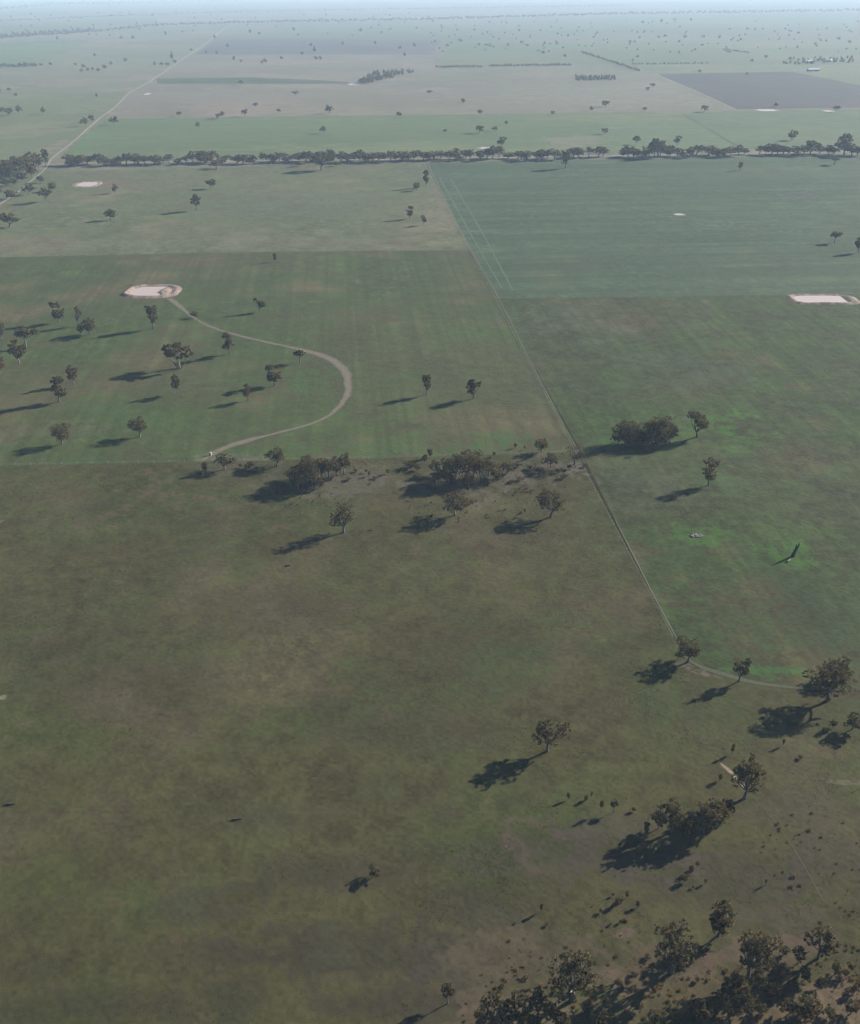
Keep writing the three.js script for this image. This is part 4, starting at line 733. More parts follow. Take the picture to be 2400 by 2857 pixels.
for (const a of [
  ['round', 2, -1048.6, -3013.9, 12, 8.6], ['oval', 2, -1028.3, -3032.2, 12.8, 8.7], ['round', 2, -962.1, -3032.2, 11.1, 9.4], ['oval', 2, -868.9, -2778, 9.5, 12.5],
  ['round', 2, -907, -2925.3, 12.5, 12.7], ['oval', 2, -867.8, -2825.5, 9.3, 10], ['round', 2, -867.3, -2866.3, 11.3, 8.2], ['oval', 2, -830.8, -2793.7, 9.9, 13],
  ['round', 2, -845.4, -2899.7, 12.4, 12.9], ['oval', 2, -866.2, -3032.2, 9.9, 12.5], ['round', 2, -862, -3166.9, 13.7, 13.1], ['oval', 2, -1018.3, -3403.5, 12.1, 10.7],
  ['round', 2, -742.7, -3013.9, 8, 13.6], ['oval', 2, -729.2, -3032.2, 14.1, 10.1], ['round', 2, -709.8, -3013.9, 12.9, 10.8], ['oval', 2, -739.9, -3207.5, 12.8, 25.6],
  ['round', 2, -708.8, -3107.8, 10.3, 12.4], ['oval', 2, -775.6, -3650.4, 11.5, 13.8], ['round', 2, -708.1, -3547.6, 9.5, 11.8], ['oval', 2, -659.8, -3474.1, 11.2, 15.8],
  ['round', 2, -695.9, -3874.5, 11.2, 16.5], ['oval', 2, -561.8, -3207.5, 9, 15.1], ['round', 2, -532.3, -3146.9, 9.4, 9.4], ['oval', 2, -460, -3060.1, 9.4, 14.1],
  ['round', 2, -460.9, -3127.2, 12.7, 14.1], ['oval', 2, -433.6, -3270.3, 12.1, 9.9], ['round', 2, -367.7, -3572.8, 12, 23.8], ['oval', 2, -331.8, -3270.3, 15.6, 10.2],
  ['round', 2, -317.7, -3249.1, 10.2, 14.4], ['oval', 2, -310.6, -3996.9, 11.4, 18.7], ['round', 2, -395.6, -3474.1, 11.3, 13.5], ['oval', 2, -415.2, -3919.6, 15.8, 17.8],
  ['round', 2, -76.7, -3392, 9.4, 15], ['oval', 2, -857.3, -4491.7, 13.4, 18.8], ['round', 2, -791.7, -4973.1, 13.1, 21.3], ['oval', 2, -731.5, -4855, 14.5, 15.6],
  ['round', 2, -635.2, -5280.7, 14, 18.2], ['oval', 2, -1108.6, -4742.4, 15.6, 22.3], ['round', 2, -1182.1, -4491.7, 17.5, 15.8], ['oval', 2, -1228.7, -4491.7, 21.2, 14.1],
  ['round', 2, -1443.5, -4375.9, 13.4, 20.3], ['oval', 2, -1134, -2977.8, 14, 12.2], ['round', 2, -1121, -2995.8, 14.2, 8.7], ['oval', 2, -1098.2, -2986.8, 13.7, 12.4],
  ['round', 2, -1085, -2995.8, 12.2, 13.2], ['oval', 2, -1074.9, -3013.9, 8.6, 9.6], ['round', 2, -197.6, -4077.3, 11.8, 15.2], ['oval', 2, -101.4, -3773.3, 14.3, 14.5],
  ['round', 2, -54.3, -3919.6, 13.3, 16.6], ['oval', 2, -311.7, -5096.9, 22.4, 21.7], ['round', 2, -213.2, -4973.1, 13.3, 15.5], ['oval', 2, 32.7, -3773.3, 10, 10.2],
  ['round', 2, 60.1, -3965.6, 13.5, 10.4], ['oval', 2, 111.6, -4301.9, 15.1, 12.2], ['round', 2, 173.1, -3996.9, 11.8, 13.4], ['oval', 2, 199, -3996.9, 16.8, 10.4],
  ['round', 2, 208, -3919.6, 11.4, 14.7], ['oval', 2, 218.3, -3874.5, 10.2, 9.3], ['round', 2, 274.8, -3965.6, 10.2, 14], ['oval', 2, 334.8, -4127.1, 15.5, 15.2],
  ['round', 2, 343.5, -3965.6, 12.9, 9.5], ['oval', 2, 414.7, -4077.3, 11.5, 13.8], ['round', 2, 458.8, -4077.3, 12.3, 10.4], ['oval', 2, 565, -4634.7, 13.8, 14],
  ['round', 2, 655.4, -4531.7, 13.3, 13.5], ['oval', 2, 733.9, -4973.1, 12.2, 11.9], ['round', 2, 737.9, -4160.9, 16.1, 14.1], ['oval', 2, 839.3, -4531.7, 13.9, 11.4],
  ['round', 2, 917.5, -4531.7, 12.7, 14.3], ['oval', 2, 964.9, -4634.7, 18.9, 14], ['round', 2, 1031.2, -4572.3, 19.5, 14.1], ['oval', 2, 925.3, -4195.3, 10.7, 13.6],
  ['round', 2, 1103.2, -4572.3, 15.8, 14.6], ['oval', 2, 964.8, -3996.9, 14.9, 9.5], ['round', 2, 1159.2, -4531.7, 14.1, 15.8], ['oval', 2, 1157.7, -4338.6, 10.7, 10.5],
  ['round', 2, 1205.3, -4375.9, 11.2, 12.1], ['oval', 2, 871.8, -3704.1, 11.5, 10.3], ['round', 2, 622.9, -3369.2, 12, 8.7], ['oval', 2, 574.6, -3176.9, 9.3, 10.5],
  ['round', 2, 403.2, -3358, 11.3, 12.5], ['oval', 2, 358.3, -3547.6, 14.9, 9.6], ['round', 2, 785.9, -3547.6, 10.3, 11], ['oval', 2, 912.4, -3176.9, 10.7, 9.1],
  ['round', 2, 1008, -3358, 13.6, 8.8], ['oval', 2, 1617.7, -4973.1, 15.8, 12.5], ['round', 2, 1603.6, -4433.1, 18, 14.1], ['oval', 2, 1394, -4077.3, 17.5, 10.3],
  ['round', 2, 1547.9, -4160.9, 15.4, 13.3], ['oval', 2, 1504.6, -6559.4, 14.8, 23.2], ['round', 2, 1451.5, -6774.3, 27.2, 16.7], ['oval', 2, 1295.4, -6357.5, 26.5, 22],
  ['round', 2, 1165.1, -6242.1, 21.5, 19.5], ['oval', 2, 978.2, -7621.5, 20.6, 18.6], ['round', 2, 671.9, -2778, 9, 9.9], ['oval', 2, 769.7, -2702.2, 7.2, 8.2],
]) tree(...a, 'gum_tree', 'small distant tree fading into the haze of the far plain', 'tree', 'small distant trees of the far plain');
for (const a of [
  ['round', 0, 10.9, -147.1, 3.2, 3.8], ['openspread', 0, 15.8, -149.2, 2.6, 3.2], ['round', 0, 21.3, -145.2, 4.2, 5.5], ['openspread', 0, 26.3, -147.8, 3.8, 4],
  ['round', 0, 28.1, -145.7, 4.2, 4.7], ['openspread', 0, 34.4, -149.6, 2.8, 2.7], ['round', 0, 37.2, -146.6, 3.8, 4],
]) tree(...a, 'shrub', 'dark low shrub packed round the bottom clump of shrubby trees', 'shrub', 'shrubs round the bottom clump');
for (const a of [
  ['openspread', 0, 68.2, -150.2, 4.7, 5.7], ['round', 0, 63.3, -149.7, 4.3, 5.5], ['openspread', 0, 73.3, -155.1, 3.7, 4.8], ['round', 0, 79.4, -158.9, 3.3, 3.8],
  ['openspread', 0, 77.5, -160.8, 2.9, 3.1], ['round', 0, 84.5, -157.6, 3.3, 3.8], ['openspread', 0, 78.3, -149, 3.8, 4], ['round', 0, 68.4, -155.1, 3.7, 4.8],
]) tree(...a, 'shrub', 'dark scrub bush between the broad gum and the far right scrub gum', 'shrub', 'dark scrub bushes in the lower right scrub');

// belts and plantations too far off to tell their trees apart
{
  const s = proto('round', 2, 0), far = [
    [18, -2957, 10, 8], [23, -2962, 5, 7], [29, -2955, 6, 7], [32, -2963, 10, 6], [38, -2955, 9, 6], [43, -2956, 10, 5], [46, -2968, 8, 7], [51, -2962, 9, 7], [57, -2965, 9, 5], [61, -2973, 6, 8],
    [66, -2970, 7, 7], [70, -2965, 6, 9], [75, -2963, 8, 7], [80, -2971, 9, 7], [85, -2974, 8, 6], [90, -2967, 8, 7], [95, -2976, 10, 8], [100, -2963, 8, 6], [104, -2975, 7, 6], [108, -2973, 7, 7],
    [114, -2977, 10, 8], [118, -2968, 6, 6], [125, -2983, 5, 8], [127, -2973, 8, 6], [132, -2968, 7, 6], [137, -2973, 7, 6], [160, -3003, 6, 5], [165, -2998, 9, 7], [170, -3000, 7, 8], [173, -3001, 9, 7],
    [179, -2991, 8, 8], [184, -3007, 7, 6], [188, -3004, 6, 7], [195, -2997, 10, 6], [199, -2995, 7, 9], [203, -2995, 10, 9], [210, -3000, 8, 8], [215, -3003, 8, 9], [219, -3009, 6, 8], [225, -3003, 7, 6],
    [229, -3000, 7, 7], [234, -3002, 6, 8], [238, -3005, 9, 7], [246, -3014, 6, 7], [249, -3007, 8, 8], [256, -3006, 9, 9], [261, -3008, 7, 7], [266, -3008, 10, 8], [271, -3018, 8, 6], [276, -3021, 6, 9],
    [282, -3019, 6, 8], [287, -3023, 9, 8], [291, -3021, 6, 6], [295, -3014, 9, 6], [303, -3027, 8, 6], [305, -3025, 9, 6], [310, -3021, 7, 7], [316, -3017, 10, 6], [323, -3029, 7, 6], [328, -3026, 9, 8],
    [332, -3029, 7, 7], [337, -3033, 10, 8], [342, -3019, 9, 8], [348, -3028, 9, 9], [352, -3034, 6, 7], [358, -3027, 10, 7], [363, -3033, 9, 6], [367, -3031, 8, 8], [371, -3023, 9, 6], [378, -3023, 10, 8],
    [487, -3586, 10, 9], [487, -3555, 9, 7], [491, -3554, 9, 7], [492, -3527, 11, 9], [491, -3493, 10, 7], [497, -3492, 9, 9], [494, -3459, 11, 7], [498, -3446, 12, 10], [495, -3412, 8, 6], [497, -3393, 9, 8],
    [499, -3386, 8, 8], [502, -3360, 8, 10], [501, -3334, 10, 8], [503, -3329, 10, 9], [504, -3293, 9, 8], [508, -3292, 8, 8], [506, -3262, 7, 8], [506, -3249, 7, 7], [509, -3230, 7, 7], [510, -3214, 7, 7],
    [512, -3202, 9, 6], [513, -3181, 10, 6], [513, -3163, 10, 8], [513, -3149, 9, 7], [514, -3127, 8, 8], [516, -3114, 8, 9], [516, -3086, 10, 7], [516, -3068, 6, 8], [516, -3055, 8, 8], [517, -3038, 10, 5],
    [521, -3029, 9, 9], [519, -3011, 8, 9], [524, -3003, 6, 7], [522, -2973, 8, 8], [523, -2957, 8, 6], [524, -2944, 10, 6], [524, -2936, 7, 7], [524, -2916, 7, 6], [525, -2902, 6, 8], [526, -2882, 6, 6],
    [529, -2874, 7, 8], [527, -2854, 8, 6], [530, -2850, 8, 6], [530, -2830, 9, 7], [557, -3067, 7, 7], [567, -3071, 8, 5], [574, -3070, 6, 7], [584, -3079, 7, 6], [595, -3067, 6, 6], [602, -3077, 7, 5],
    [610, -3071, 8, 6], [621, -3085, 9, 5], [622, -3082, 5, 5], [636, -3090, 6, 5], [647, -3092, 7, 6], [648, -3089, 6, 5], [659, -3086, 7, 6], [668, -3089, 5, 6], [673, -3084, 5, 6], [682, -3089, 8, 6],
    [691, -3085, 6, 7], [700, -3092, 5, 4], [706, -3095, 6, 7], [714, -3094, 8, 6], [728, -3093, 8, 4], [735, -3104, 7, 7], [746, -3108, 5, 5], [751, -3097, 5, 5], [754, -3096, 5, 6], [772, -3113, 8, 5],
    [337, -2549, 5, 9], [340, -2537, 7, 9], [350, -2562, 5, 9], [353, -2543, 8, 7], [360, -2548, 5, 7], [367, -2551, 8, 6], [371, -2553, 7, 8], [377, -2553, 7, 8], [384, -2558, 6, 9], [387, -2550, 6, 9],
    [394, -2559, 6, 9], [402, -2564, 6, 8], [407, -2567, 5, 8], [412, -2551, 5, 7], [416, -2558, 6, 6], [426, -2570, 8, 6], [338, -2571, 6, 7], [347, -2577, 8, 9], [355, -2591, 6, 7], [355, -2571, 6, 9],
    [362, -2583, 7, 8], [368, -2571, 6, 7], [375, -2591, 7, 8], [380, -2584, 7, 9], [386, -2576, 6, 9], [392, -2595, 7, 7], [399, -2583, 6, 8], [404, -2585, 8, 7], [411, -2579, 9, 6], [418, -2598, 5, 7],
    [426, -2600, 8, 9], [430, -2584, 6, 8], [345, -2614, 8, 7], [350, -2598, 6, 6], [358, -2619, 5, 9], [361, -2617, 6, 8], [367, -2616, 5, 7], [374, -2608, 7, 9], [378, -2619, 7, 7], [389, -2622, 9, 8],
    [390, -2603, 7, 7], [396, -2609, 8, 8], [404, -2612, 8, 6], [411, -2617, 6, 6], [417, -2626, 6, 8], [421, -2627, 5, 7], [430, -2627, 6, 6], [433, -2614, 6, 9], [347, -2649, 5, 9], [351, -2633, 6, 7],
    [357, -2632, 6, 9], [366, -2640, 7, 8], [370, -2629, 6, 6], [379, -2638, 7, 7], [383, -2652, 8, 7], [390, -2645, 6, 6], [393, -2640, 6, 8], [401, -2639, 6, 7], [409, -2643, 7, 8], [414, -2638, 7, 6],
    [418, -2645, 8, 7], [428, -2658, 7, 7], [431, -2638, 6, 6], [436, -2642, 9, 6], [-157, -2485, 11, 11], [-154, -2467, 10, 13], [-148, -2468, 10, 12], [-150, -2480, 11, 13], [-145, -2481, 9, 10], [-147, -2472, 10, 12],
    [-144, -2505, 9, 10], [-139, -2483, 8, 11], [-138, -2490, 10, 10], [-140, -2482, 7, 11], [-134, -2475, 9, 11], [-131, -2483, 11, 11], [-137, -2483, 7, 12], [-133, -2484, 9, 11], [-152, -2544, 12, 11], [-145, -2553, 6, 9],
    [-146, -2521, 7, 11], [-140, -2549, 8, 9], [-143, -2540, 9, 9], [-136, -2545, 10, 9], [-135, -2532, 10, 12], [-131, -2546, 8, 12], [-123, -2551, 9, 12], [-124, -2558, 6, 13], [-120, -2541, 8, 13], [-115, -2567, 11, 8],
    [-113, -2547, 10, 10], [-113, -2573, 11, 11], [-145, -2590, 9, 13], [-138, -2583, 10, 13], [-141, -2603, 11, 12], [-131, -2590, 9, 9], [-126, -2586, 9, 10], [-123, -2617, 7, 12], [-121, -2597, 6, 13], [-118, -2610, 7, 10],
    [-111, -2595, 7, 9], [-103, -2599, 9, 11], [-99, -2621, 9, 11], [-101, -2632, 8, 9], [-94, -2614, 11, 9], [-90, -2613, 12, 10], [-145, -2631, 8, 12], [-134, -2661, 8, 12], [-135, -2654, 10, 11], [-123, -2651, 10, 13],
    [-124, -2676, 8, 9], [-109, -2651, 12, 11], [-104, -2652, 11, 13], [-101, -2696, 8, 10], [-96, -2676, 12, 10], [-86, -2698, 11, 10], [-84, -2682, 7, 12], [-77, -2702, 7, 12], [-75, -2710, 8, 12], [-67, -2705, 7, 10],
    [-137, -2709, 8, 13], [-131, -2717, 12, 12], [-127, -2716, 8, 14], [-114, -2739, 8, 13], [-109, -2734, 10, 9], [-102, -2728, 12, 12], [-94, -2757, 10, 12], [-86, -2750, 12, 13], [-77, -2726, 12, 9], [-68, -2751, 10, 9],
    [-69, -2745, 9, 15], [-53, -2762, 10, 12], [-49, -2755, 12, 11], [-43, -2780, 7, 10], [983, -3773, 7, 7], [990, -3768, 11, 6], [992, -3762, 6, 7], [992, -3734, 7, 5], [994, -3729, 8, 5], [993, -3706, 7, 5],
    [1002, -3708, 9, 5], [1001, -3684, 7, 6], [1003, -3672, 8, 6], [1004, -3662, 7, 8], [1005, -3636, 7, 6], [1009, -3631, 8, 5], [1011, -3619, 7, 7], [1011, -3608, 7, 7], [1015, -3600, 9, 7], [1014, -3575, 6, 6],
    [979, -3091, 10, 10], [982, -3080, 9, 9], [1002, -3110, 6, 8], [1000, -3109, 7, 11], [1014, -3105, 9, 9], [1001, -3065, 8, 9], [1008, -3061, 6, 12], [1012, -3064, 8, 8], [1040, -3122, 9, 12], [1061, -3145, 9, 12],
    [1038, -3079, 7, 11], [1059, -3114, 10, 8], [1047, -3067, 9, 12], [1079, -3144, 9, 12], [1100, -3176, 8, 12], [1112, -3177, 8, 13], [1097, -3117, 7, 10], [1104, -3133, 8, 8], [1120, -3143, 7, 11], [1134, -3183, 9, 8],
    [1131, -3133, 7, 13], [1157, -3203, 9, 8], [1137, -3138, 9, 13], [1169, -3188, 9, 8], [1164, -3160, 9, 8], [1169, -3162, 6, 11], [1170, -3128, 10, 8], [1180, -3150, 8, 12], [1206, -3213, 9, 12], [1189, -3150, 7, 13],
    [1049, -3270, 9, 11], [1052, -3267, 10, 9], [1063, -3274, 7, 11], [1058, -3219, 9, 9], [1067, -3200, 6, 10], [1078, -3232, 11, 11], [1077, -3183, 7, 10], [1133, -3301, 7, 10], [1144, -3289, 8, 11], [1116, -3209, 10, 10],
    [1141, -3242, 7, 8], [1182, -3310, 9, 7], [1171, -3247, 7, 11], [1181, -3251, 6, 11], [1207, -3290, 6, 11], [1194, -3243, 9, 9], [1234, -3313, 9, 11], [1243, -3304, 10, 12], [-1146, -2976, 10, 9], [-1147, -2990, 9, 9],
    [-1145, -2993, 7, 9], [-1135, -2988, 7, 9], [-1127, -2985, 8, 9], [-1121, -2972, 5, 7], [-1124, -2996, 6, 9], [-1113, -2978, 9, 8], [-1104, -2971, 10, 8], [-1107, -2975, 6, 7], [-1099, -2979, 9, 7], [-1100, -2996, 8, 9],
    [-1098, -2993, 9, 9], [-1094, -3005, 9, 7], [-1086, -2984, 9, 9], [-1082, -2989, 8, 7], [-1080, -2993, 6, 8], [-1079, -3009, 7, 10], [-1071, -3006, 10, 10], [-1068, -3004, 8, 7], [-1066, -3009, 7, 7], [-1058, -3000, 10, 10],
    [-1940, -4350, 13, 6], [-1964, -4437, 10, 8], [-1914, -4335, 12, 8], [-1909, -4341, 10, 7], [-1928, -4395, 9, 9], [-1947, -4445, 10, 6], [-1938, -4453, 8, 9], [-1915, -4398, 10, 7], [-1898, -4390, 10, 9], [-1889, -4379, 11, 7],
    [-1904, -4433, 11, 8], [-1899, -4431, 9, 9], [-1898, -4429, 10, 6], [-1902, -4455, 8, 6], [-1895, -4461, 8, 7], [-1871, -4410, 14, 9], [-1878, -4462, 10, 8], [-1859, -4413, 10, 8], [-1892, -4521, 13, 8], [-1864, -4470, 14, 7],
    [-1858, -4458, 9, 7], [-1876, -4532, 11, 8], [-1869, -4516, 12, 9], [-1833, -4452, 11, 6], [-1846, -4510, 9, 8], [-1869, -4572, 10, 6], [-1849, -4535, 15, 7], [-1861, -4579, 11, 7], [-1848, -4564, 10, 9], [-1819, -4525, 12, 7],
    [-1840, -4596, 12, 8], [-1795, -4484, 12, 6], [-1812, -4533, 8, 7], [-1806, -4555, 15, 8], [-1826, -4610, 12, 7], [-1792, -4550, 14, 8], [-1815, -4619, 14, 7], [-1782, -4551, 12, 6], [-1801, -4624, 15, 10], [-1776, -4585, 11, 8],
    [-1787, -4625, 13, 7], [-1795, -4652, 14, 7], [-1765, -4595, 15, 9], [-1738, -4548, 14, 7], [-1735, -4561, 10, 7], [-1732, -4567, 9, 9], [-1749, -4633, 10, 7], [-1733, -4588, 14, 7], [-1725, -4602, 10, 9], [-1761, -4713, 11, 7],
    [-1734, -4645, 11, 10], [-1731, -4662, 15, 7], [-1712, -4625, 13, 9], [-1717, -4649, 10, 7], [-1723, -4694, 15, 9], [-1731, -4745, 14, 7], [-1707, -4701, 10, 8], [-1703, -4705, 10, 7], [-1727, -4793, 13, 9], [-1733, -4812, 16, 9],
    [-1687, -4719, 14, 8], [-1671, -4699, 14, 9], [-1716, -4818, 13, 9], [-1678, -4726, 15, 8], [-1674, -4761, 11, 8], [-1691, -4811, 15, 8], [-1689, -4835, 14, 8], [-1676, -4815, 13, 10], [-1691, -4875, 11, 7], [-1688, -4895, 10, 8],
    [-1677, -4865, 16, 8], [-1652, -4832, 14, 10], [-1673, -4913, 14, 7], [-1678, -4945, 11, 7], [-1630, -4830, 9, 10], [-1660, -4930, 9, 8], [-1656, -4927, 14, 8], [-1620, -4848, 15, 9], [-1644, -4945, 10, 9], [-1620, -4908, 14, 8],
    [-1634, -4968, 11, 7], [-1619, -4947, 16, 8], [-1635, -5034, 13, 8], [-1597, -4920, 13, 9], [-1584, -4915, 10, 10], [-1599, -4965, 15, 8], [-1591, -4948, 13, 10], [-1604, -5014, 13, 7], [-1606, -5068, 14, 7], [-1586, -5028, 15, 9],
    [-1609, -5130, 10, 8], [-1586, -5062, 14, 8], [-1594, -5106, 12, 9], [-1585, -5130, 16, 9], [-1568, -5077, 14, 10], [-1570, -5092, 13, 8], [-1570, -5151, 15, 10], [-1573, -5184, 14, 7], [-1576, -5217, 13, 11], [-1569, -5184, 15, 7],
    [-1551, -5191, 13, 8], [-1562, -5236, 14, 9], [-1559, -5230, 10, 9], [-1540, -5198, 14, 9], [-1535, -5207, 15, 9], [-1565, -5325, 12, 9], [-1522, -5215, 17, 10], [-1529, -5259, 16, 11], [-1529, -5282, 12, 9], [-1507, -5249, 10, 7],
    [-1504, -5280, 12, 11], [-1506, -5311, 10, 10], [-1538, -5449, 11, 8], [-1518, -5429, 15, 8], [-1515, -5418, 10, 7], [-1526, -5493, 13, 7], [-1520, -5499, 15, 10], [-1480, -5403, 15, 10], [-1496, -5494, 14, 9], [-1525, -5596, 17, 10],
    [-1505, -5586, 12, 8], [-1516, -5623, 16, 9], [-1508, -5609, 15, 7], [-1469, -5522, 15, 11], [-1518, -5710, 17, 11], [-1504, -5695, 12, 10], [-1467, -5590, 17, 9], [-1463, -5620, 12, 8], [-1451, -5608, 12, 9], [-1498, -5794, 18, 12],
    [-1487, -5795, 11, 11], [-1456, -5715, 13, 10], [-1484, -5885, 13, 12], [-1435, -5729, 18, 9], [-1475, -5884, 12, 10], [-1482, -5955, 18, 9], [-1461, -5903, 17, 12], [-1452, -5938, 18, 11], [-1453, -5957, 11, 10], [-1451, -6011, 20, 12],
    [-1418, -5895, 15, 12], [-1426, -5952, 11, 8], [-1453, -6112, 14, 8], [-1405, -5956, 20, 12], [-1429, -6070, 14, 10], [-1406, -5997, 13, 12], [-1427, -6141, 14, 9], [-1388, -6011, 14, 12], [-1394, -6046, 11, 9], [-1375, -6035, 15, 12],
    [-1376, -6062, 12, 11], [-1369, -6069, 16, 9], [-1354, -6072, 15, 8], [-1349, -6036, 15, 9], [-1367, -6213, 15, 9], [-1341, -6141, 18, 9], [-1357, -6222, 17, 12], [-1324, -6123, 18, 11], [-1320, -6100, 18, 11], [-1289, -6033, 14, 12],
    [-1307, -6160, 15, 8], [-1292, -6143, 18, 13], [-1285, -6176, 14, 8], [-1275, -6147, 18, 13], [-1296, -6261, 12, 9], [-1277, -6260, 14, 11], [-1262, -6162, 17, 9], [-1259, -6197, 20, 10], [-1270, -6302, 13, 9], [-1235, -6161, 18, 11],
    [-1230, -6187, 15, 10], [-1225, -6255, 12, 8], [-1189, -6140, 18, 12], [-1214, -6287, 17, 10], [-1223, -6339, 20, 11], [-1201, -6319, 14, 8], [-1166, -6164, 20, 11], [-1173, -6278, 18, 11], [-1185, -6366, 17, 10], [-1143, -6214, 18, 10],
    [-1181, -6416, 13, 9], [-1170, -6428, 12, 8], [-1132, -6270, 19, 13], [-1138, -6318, 16, 11], [-1144, -6407, 19, 11], [-1119, -6331, 19, 11], [-1117, -6368, 20, 13], [-1096, -6337, 13, 12], [-1084, -6289, 16, 12], [-1089, -6382, 14, 11],
    [-1073, -6363, 13, 13], [-1081, -6430, 12, 11], [-1056, -6317, 13, 13], [-1052, -6403, 20, 13], [-1052, -6421, 13, 9], [-1017, -6328, 14, 13], [-1021, -6378, 20, 13], [-1018, -6360, 12, 10], [-1002, -6332, 13, 13], [-1025, -6531, 20, 10],
    [-996, -6436, 20, 10], [-974, -6398, 16, 13], [-966, -6411, 13, 13], [-955, -6327, 17, 13], [-949, -6396, 20, 11], [-938, -6364, 12, 13], [-941, -6436, 12, 8], [-956, -6588, 19, 9], [-919, -6455, 17, 9], [-924, -6480, 12, 11],
    [-896, -6432, 12, 13], [-913, -6585, 22, 13], [-887, -6512, 21, 10], [-878, -6501, 20, 12], [-864, -6471, 14, 14], [-858, -6419, 16, 13], [-854, -6494, 20, 12], [-841, -6504, 19, 11], [-839, -6587, 16, 9], [-850, -6645, 16, 9],
    [-836, -6649, 21, 11], [-830, -6650, 18, 11], [-812, -6659, 16, 11], [-796, -6565, 21, 13], [-793, -6664, 14, 12], [-776, -6495, 15, 12], [-771, -6563, 17, 9], [-755, -6519, 13, 14], [-750, -6514, 19, 11], [-755, -6677, 14, 12],
    [-741, -6648, 20, 10], [-738, -6706, 14, 9], [-710, -6552, 15, 12], [-699, -6592, 15, 13], [-691, -6478, 19, 11], [-704, -6731, 21, 12], [-678, -6631, 20, 12], [-666, -6597, 19, 10], [-660, -6537, 12, 10], [-634, -6519, 16, 11],
    [-658, -6737, 21, 13], [-621, -6571, 15, 9], [-618, -6565, 16, 9], [-599, -6547, 18, 13], [-619, -6728, 17, 13], [-603, -6665, 18, 13], [-599, -6723, 16, 9], [-582, -6758, 19, 11], [-581, -6755, 13, 14], [-562, -6744, 22, 11],
    [-552, -6657, 12, 12], [-536, -6581, 12, 13], [-536, -6685, 13, 9], [-509, -6603, 17, 9], [-524, -6793, 22, 14], [-502, -6601, 19, 9], [-489, -6613, 13, 11], [-483, -6737, 16, 10], [-476, -6825, 19, 13], [-476, -6833, 16, 9],
    [-469, -6757, 21, 11], [-436, -6610, 17, 13], [-446, -6859, 17, 14], [-434, -6800, 14, 12], [-408, -6646, 17, 9], [-411, -6701, 19, 9], [-398, -6671, 14, 14], [-385, -6708, 21, 11], [-385, -6691, 16, 9], [-375, -6900, 22, 15],
    [-372, -6848, 22, 12], [-356, -6886, 19, 10], [-347, -6859, 15, 11], [-339, -6822, 17, 13], [-333, -6761, 16, 10], [-328, -6901, 21, 14], [-300, -6706, 19, 11], [-289, -6748, 12, 14], [-290, -6809, 19, 13], [-282, -6913, 13, 12],
    [-270, -6828, 17, 12], [-257, -6915, 15, 11], [-250, -6820, 21, 11], [-235, -6819, 22, 14], [-233, -6727, 17, 10], [-226, -6947, 20, 10], [-223, -7018, 22, 14], [-205, -7028, 16, 10], [-190, -7000, 16, 14], [-187, -6985, 22, 14],
    [-174, -6871, 13, 11], [-170, -6861, 22, 13], [-153, -7059, 20, 11], [-144, -6858, 15, 14], [-138, -6873, 19, 11], [-128, -7059, 18, 11], [-122, -7083, 17, 13], [-105, -6835, 18, 13], [-92, -6975, 21, 11], [-90, -7006, 20, 10],
    [-80, -6886, 17, 10], [-57, -6850, 14, 11], [-49, -6880, 13, 11], [-46, -7120, 23, 11], [-38, -7050, 16, 13], [-19, -6981, 15, 15], [-19, -6970, 22, 12], [-6, -6920, 21, 11], [0, -7046, 23, 12], [12, -6926, 19, 10],
    [17, -6923, 14, 9], [30, -7167, 21, 11], [52, -7000, 22, 11], [63, -7198, 19, 10], [73, -6984, 19, 14], [77, -7035, 16, 10], [88, -7141, 14, 10], [89, -7013, 22, 11], [99, -7124, 13, 13], [110, -6970, 16, 15],
    [126, -7206, 17, 13], [138, -7273, 15, 11], [142, -7004, 20, 13], [160, -7264, 19, 13], [178, -7278, 22, 13], [176, -7145, 21, 14], [194, -7053, 19, 11], [196, -7197, 21, 11], [201, -7150, 21, 11], [228, -7269, 15, 13],
    [239, -7306, 17, 15], [245, -7262, 23, 13], [241, -7088, 21, 11], [261, -7272, 24, 14], [265, -7133, 22, 11], [286, -7360, 21, 11], [306, -7325, 19, 11], [305, -7125, 17, 14], [320, -7139, 15, 15], [337, -7431, 16, 12],
    [328, -7245, 15, 11], [341, -7261, 18, 13], [359, -7341, 22, 12], [372, -7313, 15, 12], [381, -7309, 18, 11], [391, -7202, 16, 10], [408, -7398, 24, 14], [429, -7484, 23, 11], [437, -7543, 16, 10], [434, -7248, 16, 13],
    [444, -7446, 22, 11], [461, -7547, 24, 12], [473, -7506, 18, 14], [483, -7558, 21, 12], [497, -7407, 18, 14], [521, -7599, 23, 15], [525, -7513, 21, 12], [527, -7524, 16, 10], [535, -7523, 19, 13], [543, -7468, 24, 12],
    [553, -7351, 16, 12], [566, -7521, 24, 15], [575, -7410, 25, 14], [591, -7509, 18, 10], [607, -7405, 19, 16], [613, -7544, 15, 15], [626, -7553, 22, 14], [644, -7463, 18, 15], [673, -7717, 17, 12], [686, -7718, 23, 12],
    [673, -7431, 24, 12], [691, -7598, 16, 12], [697, -7625, 19, 11], [696, -7507, 24, 15], [735, -7719, 17, 10], [738, -7624, 18, 15], [750, -7598, 15, 12], [767, -7651, 20, 14], [766, -7556, 24, 12], [778, -7630, 16, 11],
    [815, -7770, 16, 10], [829, -7905, 21, 14], [822, -7685, 19, 10], [837, -7752, 24, 15], [860, -7901, 26, 17], [868, -7918, 19, 11], [887, -7932, 15, 10], [876, -7692, 26, 14], [900, -7800, 25, 15], [912, -7780, 19, 12],
